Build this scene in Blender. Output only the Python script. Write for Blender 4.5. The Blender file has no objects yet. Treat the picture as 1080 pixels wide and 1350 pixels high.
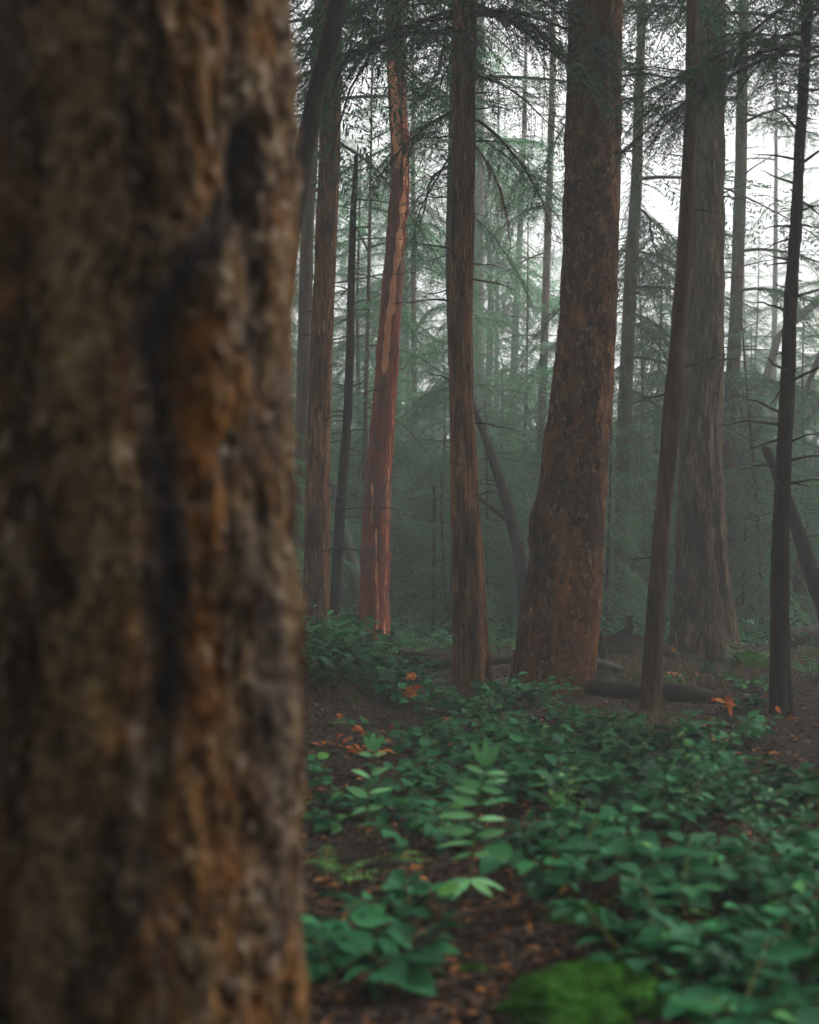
import bpy, math, random
import numpy as np
from mathutils import Vector
R_ = math.radians
random.seed(7)
rng = np.random.default_rng(11)
S = bpy.context.scene
C = S.collection

# ------------------------------------------------------------------ camera
F = 1700.0                      # focal length in photo pixels (1080 x 1350)
CAMZ = 1.1
PITCH = math.atan(75 / F)
cam = bpy.data.cameras.new('camera')
cam.sensor_fit = 'VERTICAL'; cam.sensor_height = 36; cam.lens = 36 * F / 1350
cam.clip_start = .05; cam.clip_end = 600
cam.dof.use_dof = True; cam.dof.focus_distance = 14.5; cam.dof.aperture_fstop = 1.9
cam.dof.aperture_blades = 0
co = bpy.data.objects.new('camera', cam); C.objects.link(co)
co.location = (0, 0, CAMZ); co.rotation_euler = (R_(90) + PITCH, 0, 0)
S.camera = co
CP, SP = math.cos(PITCH), math.sin(PITCH)

def ray(px, py):
    xc, yc = (px - 540) / F, (675 - py) / F
    return np.array([xc, CP - yc * SP, SP + yc * CP])
def at(px, py, d):
    v = ray(px, py); v = v * (d / v[1]); v[2] += CAMZ
    return v

# ------------------------------------------------------------------ noise
PERM = np.random.default_rng(3).permutation(256); PERM = np.concatenate([PERM, PERM, PERM])
GR = np.random.default_rng(4).normal(size=(256, 3)); GR /= np.linalg.norm(GR, axis=1)[:, None]
def pn(p):
    p = np.asarray(p, float)
    i = np.floor(p).astype(int); f = p - i; i &= 255
    u = f * f * f * (f * (f * 6 - 15) + 10)
    out = 0
    for dx in (0, 1):
        for dy in (0, 1):
            for dz in (0, 1):
                h = PERM[PERM[PERM[(i[..., 0] + dx) & 255] + ((i[..., 1] + dy) & 255)] + ((i[..., 2] + dz) & 255)]
                g = GR[h]
                dot = g[..., 0] * (f[..., 0] - dx) + g[..., 1] * (f[..., 1] - dy) + g[..., 2] * (f[..., 2] - dz)
                w = (u[..., 0] if dx else 1 - u[..., 0]) * (u[..., 1] if dy else 1 - u[..., 1]) * (u[..., 2] if dz else 1 - u[..., 2])
                out = out + w * dot
    return out * 1.5
def fbm(p, o=3):
    p = np.asarray(p, float); a, s, t = 1., 0., 0.
    for k in range(o):
        s = s + a * pn(p * 2 ** k + 17.3 * k); t += a; a *= .5
    return s / t
def sst(t):
    t = np.clip(t, 0, 1); return t * t * (3 - 2 * t)

# ------------------------------------------------------------------ terrain height
def ground(x, y):
    x = np.asarray(x, float); y = np.asarray(y, float)
    bank = .52 * sst((-.15 - x) / 1.1) * sst((y - 6.2) / 4) * (1 - .75 * sst((y - 12) / 4))
    mound = .16 * np.exp(-((x - 2.4) / .8) ** 2 - ((y - 14.3) / 1.2) ** 2)
    p = np.stack([x * .55, y * .55, np.zeros_like(x)], -1)
    q = np.stack([x * 2.3, y * 2.3, np.ones_like(x) * 5], -1)
    big = np.stack([x * .09, y * .09, np.ones_like(x) * 9], -1)
    return bank + mound + .07 * pn(p) + .025 * pn(q) + .35 * pn(big) * sst((y - 18) / 20) + .0 * x
def gz(x, y): return float(ground(np.array([x]), np.array([y]))[0])
def hit(px, py):
    v = ray(px, py)
    lo, prev = .5, None
    ts = np.concatenate([np.linspace(1.5, 20, 400), np.linspace(20, 90, 300)]) / v[1]
    x, y, z = v[0] * ts, v[1] * ts, CAMZ + v[2] * ts
    b = np.where(z < ground(x, y))[0]
    if len(b) == 0: return None
    k = b[0]; return np.array([x[k], y[k], ground(x[k:k+1], y[k:k+1])[0]])

# ------------------------------------------------------------------ mesh building
class MB:
    def __init__(s): s.v = []; s.f = []; s.m = []; s.r = []; s.n = 0; s.ex = []
    def add(s, v, f, mi=0, rnd=None, ex=None):
        v = np.asarray(v, float).reshape(-1, 3); f = np.asarray(f, int)
        s.v.append(v); s.f.append((f + s.n)); s.m.append(np.full(len(f), mi))
        s.r.append(np.broadcast_to(np.asarray(.5 if rnd is None else rnd, float), (len(v),)))
        s.ex.append(np.broadcast_to(np.asarray(0. if ex is None else ex, float), (len(v),)))
        s.n += len(v)
    def mesh(s, name, mats, smooth=True):
        me = bpy.data.meshes.new(name)
        v = np.concatenate(s.v)
        lens = np.concatenate([np.full(len(f), f.shape[1]) for f in s.f])
        idx = np.concatenate([f.ravel() for f in s.f])
        me.vertices.add(len(v)); me.vertices.foreach_set('co', v.astype(np.float32).ravel())
        me.loops.add(len(idx)); me.loops.foreach_set('vertex_index', idx.astype(np.int32))
        st = np.concatenate([[0], np.cumsum(lens)[:-1]])
        me.polygons.add(len(lens)); me.polygons.foreach_set('loop_start', st.astype(np.int32))
        me.polygons.foreach_set('material_index', np.concatenate(s.m).astype(np.int32))
        me.polygons.foreach_set('use_smooth', np.full(len(lens), smooth))
        a = me.attributes.new('rnd', 'FLOAT', 'POINT'); a.data.foreach_set('value', np.concatenate(s.r).astype(np.float32))
        e = np.concatenate(s.ex)
        if e.any():
            a = me.attributes.new('streak', 'FLOAT', 'POINT'); a.data.foreach_set('value', e.astype(np.float32))
        me.update(calc_edges=True)
        for m in (mats if isinstance(mats, (list, tuple)) else [mats]): me.materials.append(m)
        return me
def link(name, me, parent=None, loc=None):
    o = bpy.data.objects.new(name, me); C.objects.link(o)
    if parent: o.parent = parent
    if loc is not None: o.location = loc
    return o
def tag(o, label=None, cat=None, group=None, kind=None):
    if label: o['label'] = label
    if cat: o['category'] = cat
    if group: o['group'] = group
    if kind: o['kind'] = kind
    return o
def thing(name, label, cat, loc, rz=0, group=None):
    o = bpy.data.objects.new(name, None); C.objects.link(o); o.empty_display_size = .2
    o.location = loc; o.rotation_euler.z = rz
    return tag(o, label, cat, group)
def dup(root, loc, rz=0, sc=1., label=None, group=None, tilt=(0, 0)):
    r = root.copy(); C.objects.link(r); r.location = loc; r.rotation_euler = (tilt[0], tilt[1], rz); r.scale = (sc, sc, sc)
    if label: r['label'] = label
    if group: r['group'] = group
    for ch in list(root.children):
        c = ch.copy(); C.objects.link(c); c.parent = r
        for g in ch.children:
            d = g.copy(); C.objects.link(d); d.parent = c
    return r

def grid_faces(nr, ns, wrap=True):
    i = np.arange(nr - 1)[:, None]; j = np.arange(ns if wrap else ns - 1)[None, :]
    a = i * ns + j; b = i * ns + (j + 1) % ns
    return np.stack([a, b, b + ns, a + ns], -1).reshape(-1, 4)
def tube(mb, pts, rad, ns=6, mi=0, rnd=None, rough=0., seed=0, cap=True):
    pts = np.asarray(pts, float); rad = np.broadcast_to(np.asarray(rad, float), (len(pts),))
    t = np.gradient(pts, axis=0); t /= np.linalg.norm(t, axis=1)[:, None] + 1e-9
    up = np.array([0, 0, 1.]) if abs(t[0][2]) < .9 else np.array([1., 0, 0])
    n = np.cross(np.broadcast_to(up, t.shape), t)
    n[np.linalg.norm(n, axis=1) < 1e-3] = (1, 0, 0)
    for k in range(1, len(n)):
        n[k] = n[k - 1] - t[k] * np.dot(n[k - 1], t[k])
        n[k] /= np.linalg.norm(n[k]) + 1e-9
    n[0] /= np.linalg.norm(n[0]); b = np.cross(t, n)
    th = np.linspace(0, 2 * np.pi, ns, endpoint=False)
    rr = rad[:, None] * np.ones(ns)[None]
    if rough:
        q = np.stack([np.cos(th)[None] * np.ones(len(pts))[:, None] * 1.3, np.sin(th)[None] * np.ones(len(pts))[:, None] * 1.3,
                      (np.arange(len(pts)) * .6)[:, None] * np.ones(ns)[None] + seed], -1)
        rr = rr * (1 + rough * fbm(q, 2))
    v = pts[:, None] + rr[..., None] * (np.cos(th)[None, :, None] * n[:, None] + np.sin(th)[None, :, None] * b[:, None])
    mb.add(v.reshape(-1, 3), grid_faces(len(pts), ns), mi, rnd)
    if cap:
        for k in (0, len(pts) - 1):
            c = np.vstack([v[k], pts[k][None]]); j = np.arange(ns)
            mb.add(c, np.stack([j, (j + 1) % ns, np.full(ns, ns)], -1), mi, rnd)

# ------------------------------------------------------------------ materials
def nodes(name):
    m = bpy.data.materials.new(name); m.use_nodes = True
    nt = m.node_tree; bs = nt.nodes['Principled BSDF']
    return m, nt, bs
def N(nt, t, **k):
    n = nt.nodes.new(t)
    for a, b in k.items():
        if a in n.inputs: n.inputs[a].default_value = b
        else: setattr(n, a, b)
    return n
def ramp(nt, fac, stops):
    r = nt.nodes.new('ShaderNodeValToRGB'); e = r.color_ramp.elements
    while len(e) < len(stops): e.new(.5)
    for el, (p, c) in zip(e, stops): el.position = p; el.color = (*c, 1)
    nt.links.new(fac, r.inputs[0]); return r.outputs[0]
def mixc(nt, fac, a, b, mode='MIX'):
    n = nt.nodes.new('ShaderNodeMix'); n.data_type = 'RGBA'; n.blend_type = mode
    for s, v in ((n.inputs[0], fac), (n.inputs[6], a), (n.inputs[7], b)):
        if hasattr(v, 'node'): nt.links.new(v, s)
        elif isinstance(v, (int, float)): s.default_value = v
        else: s.default_value = (*v, 1)
    return n.outputs[2]
def coords(nt, sc=(1, 1, 1)):
    tc = nt.nodes.new('ShaderNodeTexCoord'); mp = nt.nodes.new('ShaderNodeMapping'); mp.inputs['Scale'].default_value = sc
    nt.links.new(tc.outputs['Object'], mp.inputs[0]); return mp.outputs[0]
def noise(nt, vec, scale, detail=5, rough=.6, dist=0):
    n = N(nt, 'ShaderNodeTexNoise', Scale=scale, Detail=detail, Roughness=rough, Distortion=dist)
    nt.links.new(vec, n.inputs['Vector']); return n.outputs[0]
def bark(name, dark, mid, light, scale=6, stretch=.22, spot=None, spot_amt=.5, grey=None, bump=.6, streak=None, spot_scale=28, bumpd=.03):
    m, nt, bs = nodes(name)
    v = coords(nt, (1, 1, stretch)); w = coords(nt)
    a = noise(nt, v, scale, 8, .68, .4)
    col = ramp(nt, a, [(.33, dark), (.5, mid), (.68, light)])
    if grey:
        g = noise(nt, w, 1.7, 4, .6, .5); f = ramp(nt, g, [(.48, (0, 0, 0)), (.62, (1, 1, 1))])
        col = mixc(nt, f, col, mixc(nt, a, [c * .35 for c in grey], [c * 1.3 for c in grey]))
    if spot:
        s = noise(nt, w, spot_scale, 4, .65, .6); s2 = noise(nt, w, 3.1, 3, .6)
        f = ramp(nt, s, [(.53, (0, 0, 0)), (.63, (spot_amt,) * 3)])
        f2 = ramp(nt, s2, [(.38, (0, 0, 0)), (.58, (1, 1, 1))])
        col = mixc(nt, mixc(nt, 1.0, f, f2, 'MULTIPLY'), col, spot)
    if streak:
        at_ = N(nt, 'ShaderNodeAttribute'); at_.attribute_name = 'streak'
        fb = noise(nt, coords(nt, (1, 1, .06)), 60, 6, .75); sm = mixc(nt, .30, at_.outputs['Fac'], fb)
        big = noise(nt, coords(nt), 1.6, 3, .6)
        col = mixc(nt, ramp(nt, sm, [(.34, (0, 0, 0)), (.58, (1, 1, 1))]), col, mixc(nt, mixc(nt, .5, fb, big), [c * .75 for c in streak], [streak[0] * 1.05, streak[1] * 1.7, streak[2] * 1.9]))
    nt.links.new(col, bs.inputs['Base Color'])
    bs.inputs['Roughness'].default_value = .8; bs.inputs['Specular IOR Level'].default_value = .10
    bp = N(nt, 'ShaderNodeBump', Strength=bump, Distance=bumpd)
    fine = noise(nt, coords(nt, (1, 1, .45)), scale * 5, 6, .7)
    h = mixc(nt, .4, a, fine); nt.links.new(h, bp.inputs['Height']); nt.links.new(bp.outputs[0], bs.inputs['Normal'])
    return m
def leafmat(name, stops, trans=.3, rough=.5, spec=.3, objvar=.35, tcol=None):
    m, nt, bs = nodes(name)
    at_ = N(nt, 'ShaderNodeAttribute'); at_.attribute_name = 'rnd'
    oi = nt.nodes.new('ShaderNodeObjectInfo')
    col = ramp(nt, at_.outputs['Fac'], stops)
    hv = N(nt, 'ShaderNodeHueSaturation'); nt.links.new(col, hv.inputs['Color'])
    mr = N(nt, 'ShaderNodeMapRange'); mr.inputs[3].default_value = 1 - objvar; mr.inputs[4].default_value = 1 + objvar
    nt.links.new(oi.outputs['Random'], mr.inputs[0]); nt.links.new(mr.outputs[0], hv.inputs['Value'])
    nt.links.new(hv.outputs[0], bs.inputs['Base Color'])
    bs.inputs['Roughness'].default_value = rough; bs.inputs['Specular IOR Level'].default_value = spec
    tr = nt.nodes.new('ShaderNodeBsdfTranslucent'); nt.links.new(hv.outputs[0], tr.inputs['Color'])
    mx = nt.nodes.new('ShaderNodeMixShader'); mx.inputs[0].default_value = trans
    out = nt.nodes['Material Output']
    nt.links.new(bs.outputs[0], mx.inputs[1]); nt.links.new(tr.outputs[0], mx.inputs[2]); nt.links.new(mx.outputs[0], out.inputs['Surface'])
    return m

M = {}
def flake_bark(name, c1, c2, s1, s2, st, warm, grey, dark, streak=None, wamt=.75, gamt=.7, bump=.9, bd=.02, big_s=4.2, warp=.075, zone=False):
    m, nt, bs = nodes(name); w = coords(nt, (1, 1, st)); ws = coords(nt, (1, 1, .3))
    nz = N(nt, 'ShaderNodeTexNoise', Scale=s1 * .42, Detail=4, Roughness=.6); nt.links.new(w, nz.inputs['Vector'])
    wv = mixc(nt, warp * 34 / s1, w, nz.outputs[1], 'ADD')
    vo = N(nt, 'ShaderNodeTexVoronoi', Scale=s1); nt.links.new(wv, vo.inputs['Vector'])
    v2 = N(nt, 'ShaderNodeTexVoronoi', Scale=s2); nt.links.new(wv, v2.inputs['Vector'])
    sp = nt.nodes.new('ShaderNodeSeparateColor'); nt.links.new(vo.outputs['Color'], sp.inputs[0])
    s2_ = nt.nodes.new('ShaderNodeSeparateColor'); nt.links.new(v2.outputs['Color'], s2_.inputs[0])
    P = (.0, .3, .6, .85, 1)
    col = mixc(nt, .5, ramp(nt, sp.outputs[0], list(zip(P, c1))), ramp(nt, s2_.outputs[0], list(zip(P, c2))))
    big = noise(nt, ws, big_s, 5, .65, .8); orn = noise(nt, ws, big_s * 1.3, 6, .7, .6); gry = noise(nt, ws, big_s * .74, 5, .65, .5)
    col = mixc(nt, ramp(nt, big, [(.36, (.85, .85, .85)), (.52, (0, 0, 0))]), col, dark)
    col = mixc(nt, ramp(nt, orn, [(.50, (0, 0, 0)), (.64, (wamt,) * 3)]), col, mixc(nt, sp.outputs[1], [c * .28 for c in warm], warm))
    col = mixc(nt, ramp(nt, gry, [(.50, (0, 0, 0)), (.63, (gamt,) * 3)]), col, mixc(nt, s2_.outputs[1], [c * .3 for c in grey], grey))
    if zone:
        az = N(nt, 'ShaderNodeAttribute'); az.attribute_name = 'rnd'
        col = mixc(nt, ramp(nt, az.outputs['Fac'], [(.55, (0, 0, 0)), (.85, (.42, .42, .42))]), col, mixc(nt, sp.outputs[1], (.04, .014, .004), (.26, .098, .016)))
        col = mixc(nt, ramp(nt, az.outputs['Fac'], [(.15, (.45, .45, .45)), (.45, (0, 0, 0))]), col, mixc(nt, s2_.outputs[2], (.06, .036, .015), (.27, .19, .095)))
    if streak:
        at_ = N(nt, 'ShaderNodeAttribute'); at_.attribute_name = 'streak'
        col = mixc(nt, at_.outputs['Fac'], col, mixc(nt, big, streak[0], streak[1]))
    nt.links.new(col, bs.inputs['Base Color']); bs.inputs['Roughness'].default_value = .85; bs.inputs['Specular IOR Level'].default_value = .07
    bp = N(nt, 'ShaderNodeBump', Strength=bump, Distance=bd); nt.links.new(mixc(nt, .5, sp.outputs[0], noise(nt, w, s1 * 1.5, 5, .7)), bp.inputs['Height']); nt.links.new(bp.outputs[0], bs.inputs['Normal'])
    return m
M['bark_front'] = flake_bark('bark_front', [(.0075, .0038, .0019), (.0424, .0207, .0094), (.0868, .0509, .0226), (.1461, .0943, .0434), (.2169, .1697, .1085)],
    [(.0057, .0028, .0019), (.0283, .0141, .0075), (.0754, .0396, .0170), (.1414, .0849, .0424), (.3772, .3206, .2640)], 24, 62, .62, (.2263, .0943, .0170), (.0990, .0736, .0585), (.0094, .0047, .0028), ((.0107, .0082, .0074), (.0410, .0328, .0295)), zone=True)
M['bark_broad'] = flake_bark('bark_broad', [(.0066, .0020, .0009), (.0415, .0137, .0052), (.0929, .0331, .0122), (.1638, .0634, .0218), (.2621, .1219, .0479)],
    [(.0054, .0020, .0009), (.0328, .0108, .0043), (.0818, .0292, .0104), (.1529, .0585, .0209), (.3713, .2340, .1306)], 17, 44, .5, (.2839, .0975, .0157), (.1310, .0605, .0296), (.0109, .0039, .0017), None, .75, .5, 1., .05, 2.6)
M['bark_fir'] = flake_bark('bark_fir', [(.0065, .0040, .0028), (.0380, .0207, .0117), (.0924, .0534, .0306), (.1630, .0988, .0575), (.2608, .1729, .1078)],
    [(.0054, .0030, .0017), (.0326, .0179, .0107), (.0869, .0494, .0287), (.1630, .0988, .0592), (.3043, .2174, .1437)], 16, 40, .17, (.1630, .1235, .0449), (.1413, .0988, .0674), (.0098, .0059, .0036), None, .5, .6, 1., .06, 2.4)
M['bark_hem'] = flake_bark('bark_hem', [(.0108, .0038, .0022), (.0624, .0233, .0100), (.1356, .0542, .0236), (.2169, .0961, .0426), (.3254, .1665, .0784)],
    [(.0094, .0038, .0022), (.0475, .0184, .0078), (.1220, .0493, .0202), (.2305, .1048, .0471), (.3796, .2156, .1065)], 26, 70, .11, (.3389, .1418, .0247), (.1762, .0925, .0504), (.0190, .0074, .0034), None, .6, .5, .9, .03, 3.0)
M['bark_dull'] = bark('bark_dull', (.0143, .0087, .0056), (.0676, .0390, .0251), (.1331, .0829, .0539), 9, .18, (.1024, .0975, .0418), .35, None, .8, None, 26, .03)
M['bark_dark'] = bark('bark_dark', (.0060, .0048, .0042), (.0192, .0144, .0114), (.0420, .0318, .0252), 10, .25, (.0450, .0330, .0180), .4, None, .9, None, 30, .03)
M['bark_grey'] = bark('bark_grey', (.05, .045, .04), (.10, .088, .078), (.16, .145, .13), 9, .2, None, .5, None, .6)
M['bark_red'] = bark('bark_red', (.0630, .0132, .0069), (.1850, .0300, .0120), (.2900, .0640, .0260), 7, .2, (.1260, .0840, .0663), .45, (.1386, .0660, .0480), .8, (.8820, .2760, .1257), 18, .03)
M['wood'] = bark('dead_wood', (.0077, .0060, .0050), (.0248, .0187, .0143), (.0550, .0440, .0341), 12, .5, (.0275, .0385, .0165), .4, None, .9)
M['twig'] = bark('twig', (.016, .013, .011), (.04, .032, .026), (.075, .062, .05), 14, .5, None, .5, None, .4)
M['needle'] = leafmat('conifer_needles', [(0, (.0130, .0468, .0260)), (.5, (.0273, .1092, .0546)), (.85, (.0520, .1690, .0715)), (1, (.1040, .1820, .0650))], .3, .65, .12, .25)
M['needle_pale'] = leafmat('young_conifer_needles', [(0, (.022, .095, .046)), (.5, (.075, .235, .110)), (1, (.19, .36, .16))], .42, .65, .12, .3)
M['needle_dead'] = leafmat('dead_needles', [(0, (.10, .035, .015)), (1, (.28, .10, .04))], .3, .7, .1, .1)
M['salal'] = leafmat('salal_leaf', [(0, (.006, .042, .017)), (.5, (.015, .098, .036)), (.85, (.034, .160, .052)), (1, (.09, .24, .05))], .25, .62, .14, .4)
M['sprig'] = leafmat('sprig_leaf', [(0, (.09, .30, .11)), (.6, (.16, .44, .17)), (1, (.26, .52, .19))], .35, .5, .35, .12)
M['fern'] = leafmat('fern_leaf', [(0, (.04, .15, .045)), (1, (.13, .30, .06))], .35, .55, .3, .2)
M['fern_pale'] = leafmat('pale_fern_leaf', [(0, (.08, .20, .10)), (1, (.20, .34, .17))], .35, .55, .3, .2)
M['stem'] = bark('green_stem', (.05, .045, .015), (.11, .10, .03), (.17, .17, .05), 10, .5, None, .5, None, .2)
M['orange'] = leafmat('orange_leaf', [(0, (.30, .065, .018)), (.5, (.55, .14, .035)), (1, (.62, .27, .06))], .35, .6, .2, .15)
M['yellow'] = leafmat('yellow_leaf', [(0, (.50, .25, .04)), (1, (.60, .38, .07))], .35, .6, .2, .15)
M['litter'] = leafmat('brown_leaf', [(0, (.016, .008, .005)), (.4, (.045, .020, .010)), (.7, (.10, .042, .017)), (.93, (.21, .078, .02)), (1, (.42, .16, .035))], .15, .7, .2, .0)
M['straw'] = leafmat('dry_grass', [(0, (.03, .045, .015)), (.5, (.09, .075, .030)), (1, (.24, .17, .08))], .25, .7, .2, .0)
def ground_mat():
    m, nt, bs = nodes('forest_soil'); w = coords(nt)
    a = noise(nt, w, 2.2, 8, .7, .3); b = noise(nt, w, 26, 6, .7, .5); c = noise(nt, w, 90, 4, .7)
    col = ramp(nt, b, [(.34, (.004, .002, .001)), (.5, (.012, .006, .004)), (.62, (.042, .018, .008)), (.74, (.11, .045, .017))])
    col = mixc(nt, ramp(nt, a, [(.45, (0, 0, 0)), (.65, (.5, .5, .5))]), col, (.018, .013, .010))
    g = noise(nt, w, .9, 5, .7)
    col = mixc(nt, ramp(nt, g, [(.56, (0, 0, 0)), (.68, (.45, .45, .45))]), col, (.03, .05, .015))
    nt.links.new(col, bs.inputs['Base Color']); bs.inputs['Roughness'].default_value = .85; bs.inputs['Specular IOR Level'].default_value = .15
    bp = N(nt, 'ShaderNodeBump', Strength=1.0, Distance=.03)
    nt.links.new(mixc(nt, .4, b, c), bp.inputs['Height']); nt.links.new(bp.outputs[0], bs.inputs['Normal'])
    return m
M['soil'] = ground_mat()
def moss_mat():
    m, nt, bs = nodes('moss'); w = coords(nt)
    a = noise(nt, w, 60, 5, .7); b = noise(nt, w, 9, 4, .6)
    col = ramp(nt, a, [(.3, (.010, .045, .005)), (.55, (.028, .115, .008)), (.8, (.06, .18, .014))])
    col = mixc(nt, ramp(nt, b, [(.5, (0, 0, 0)), (.75, (.6, .6, .6))]), col, (.025, .065, .012))
    nt.links.new(col, bs.inputs['Base Color']); bs.inputs['Roughness'].default_value = .95; bs.inputs['Specular IOR Level'].default_value = .1
    bp = N(nt, 'ShaderNodeBump', Strength=1.0, Distance=.02); nt.links.new(a, bp.inputs['Height']); nt.links.new(bp.outputs[0], bs.inputs['Normal'])
    return m
M['moss'] = moss_mat()

# ------------------------------------------------------------------ setting: ground sheet, sky, sun, haze
def spaced(lo, hi, c, fine, grow):
    xs = [c]; s = fine
    while xs[-1] < hi: xs.append(xs[-1] + s); s = fine + grow * (xs[-1] - c)
    ys = [c]
    s = fine
    while ys[-1] > lo: ys.append(ys[-1] - s); s = fine + grow * (c - ys[-1])
    return np.array(sorted(set(ys + xs)))
gx = spaced(-125, 125, .4, .035, .035); gy = spaced(-45, 135, 4.0, .035, .035)
X, Y = np.meshgrid(gx, gy)
Z = ground(X, Y) + .022 * fbm(np.stack([X * 9, Y * 9, X * 0], -1), 3) * np.exp(-np.hypot(X, Y - 4) / 10)
mb = MB(); mb.add(np.stack([X, Y, Z], -1).reshape(-1, 3), grid_faces(len(gy), len(gx), False))
tag(link('forest_floor', mb.mesh('forest_floor', M['soil'])), kind='structure')

W = bpy.data.worlds.new('World'); S.world = W; W.use_nodes = True
nt = W.node_tree; bg = nt.nodes['Background']
SUN_EL, SUN_AZ = R_(46), R_(74)          # azimuth measured clockwise from the view direction (+Y)
sky = nt.nodes.new('ShaderNodeTexSky'); sky.sky_type = 'NISHITA'; sky.sun_disc = False
sky.sun_elevation = SUN_EL; sky.sun_rotation = SUN_AZ; sky.air_density = 1.5; sky.dust_density = 8.0; sky.ozone_density = 1.0
hs = N(nt, 'ShaderNodeHueSaturation', Saturation=.04, Value=1.0)
nt.links.new(sky.outputs[0], hs.inputs['Color']); nt.links.new(hs.outputs[0], bg.inputs[0]); bg.inputs[1].default_value = .15
sl = bpy.data.lights.new('sun', 'SUN'); sl.energy = 1.1; sl.angle = R_(25); sl.color = (1, .96, .91)
so = bpy.data.objects.new('sun', sl); C.objects.link(so)
d = Vector((math.sin(SUN_AZ) * math.cos(SUN_EL), math.cos(SUN_AZ) * math.cos(SUN_EL), math.sin(SUN_EL)))
so.rotation_euler = (-d).to_track_quat('-Z', 'Y').to_euler()

HAZE_DENSITY = .0056
hm = bpy.data.materials.new('haze'); hm.use_nodes = True; nt = hm.node_tree
nt.nodes.remove(nt.nodes['Principled BSDF'])
pv = nt.nodes.new('ShaderNodeVolumePrincipled'); pv.inputs['Density'].default_value = HAZE_DENSITY
pv.inputs['Color'].default_value = (.93, .95, .945, 1); pv.inputs['Anisotropy'].default_value = .15
nt.links.new(pv.outputs[0], nt.nodes['Material Output'].inputs['Volume'])
mb = MB(); x0, x1, y0, y1, z0, z1 = -127, 127, -48, 138, -2.2, 31
mb.add([(x, y, z) for z in (z0, z1) for y in (y0, y1) for x in (x0, x1)],
       [(0, 2, 3, 1), (4, 5, 7, 6), (0, 1, 5, 4), (2, 6, 7, 3), (0, 4, 6, 2), (1, 3, 7, 5)])
tag(link('haze', mb.mesh('haze', hm, False)), kind='stuff')

# ------------------------------------------------------------------ foliage templates
def leaflets(base, dirs, nrm, L, Wd):
    """diamond leaflets: arrays of base points, directions, plane normals, lengths, widths"""
    side = np.cross(dirs, nrm); side /= np.linalg.norm(side, axis=1)[:, None] + 1e-9
    mid = base + dirs * (L * .45)[:, None]
    tip = base + dirs * L[:, None] - np.array([0, 0, 1]) * (L * .12)[:, None]
    v = np.stack([base, mid + side * (Wd / 2)[:, None], tip, mid - side * (Wd / 2)[:, None]], 1)
    return v
def bough_template(seed, step, ll, lw, length=2.0, spread=.42, droop=.35, nsec=26, bare=.12, sags=(.2, .65)):
    r = np.random.default_rng(seed)
    n = 9; t = np.linspace(0, 1, n)
    ax = np.stack([t * length, .08 * length * pn(np.stack([t * 2, t * 0 + seed, t * 0], -1)), .10 * length * t - droop * length * t ** 2], -1)
    def axp(q): return np.stack([np.interp(q, t, ax[:, k]) for k in range(3)], -1)
    B, D, Nn, L, Wd, woods = [], [], [], [], [], [(ax, .011 * length * (1 - .85 * t))]
    for k in range(nsec):
        q = bare + (1 - bare) * (k + r.uniform(0, .8)) / nsec
        p0 = axp(np.array([q]))[0]; sgn = 1 if k % 2 else -1
        sl_ = length * spread * (1 - q) ** .55 * r.uniform(.6, 1.1) * min(1, .45 + 2.2 * (q - bare)) + .08 * length
        ang = sgn * R_(r.uniform(38, 68)); el = r.normal(-.14, .18); sag = r.uniform(*sags)
        dv = np.array([math.cos(ang), math.sin(ang), el])
        m = max(2, int(sl_ / step)); s = (np.arange(m) + .6) / m
        pts = p0 + s[:, None] * dv * sl_; pts[:, 2] -= sag * sl_ * s ** 2
        woods.append((np.vstack([p0, pts[m // 2], pts[-1]]), np.array([.004, .003, .001]) * length * .6))
        for sg in (-1, 1):
            a2 = ang + sg * r.uniform(.5, 1.05, m)
            dd = np.stack([np.cos(a2), np.sin(a2), r.normal(-.22, .16, m)], -1)
            keep = r.random(m) < .93
            B.append(pts[keep]); D.append(dd[keep]); L.append(ll * (1.15 - .55 * s[keep]) * r.uniform(.6, 1.25, keep.sum())); Wd.append(np.full(keep.sum(), lw) * r.uniform(.7, 1.2, keep.sum()))
        B.append(pts[-1:]); D.append(dv[None]); L.append(np.array([ll])); Wd.append(np.array([lw]))
    B = np.concatenate(B); D = np.concatenate(D); D /= np.linalg.norm(D, axis=1)[:, None]
    L = np.concatenate(L); Wd = np.concatenate(Wd)
    nrm = np.stack([r.normal(0, .35, len(B)), r.normal(0, .35, len(B)), np.ones(len(B))], -1)
    v = leaflets(B, D, nrm, L, Wd)
    return v, woods, np.clip(r.normal(.45, .2, len(B)), 0, 1)
FINE = [bough_template(10 + k, .030, .070, .0145, nsec=38, droop=.2 + .11 * k) for k in range(5)]
MID = [bough_template(20 + k, .046, .095, .021, nsec=34, droop=.2 + .11 * k, sags=(.35, .95)) for k in range(5)]
SPRAY = [bough_template(50 + k, .034, .088, .021, nsec=44, droop=.25 + .12 * k, spread=.5, sags=(.5, 1.2)) for k in range(5)]
COARSE = [bough_template(30 + k, .085, .12, .034, nsec=24) for k in range(4)]
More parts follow.
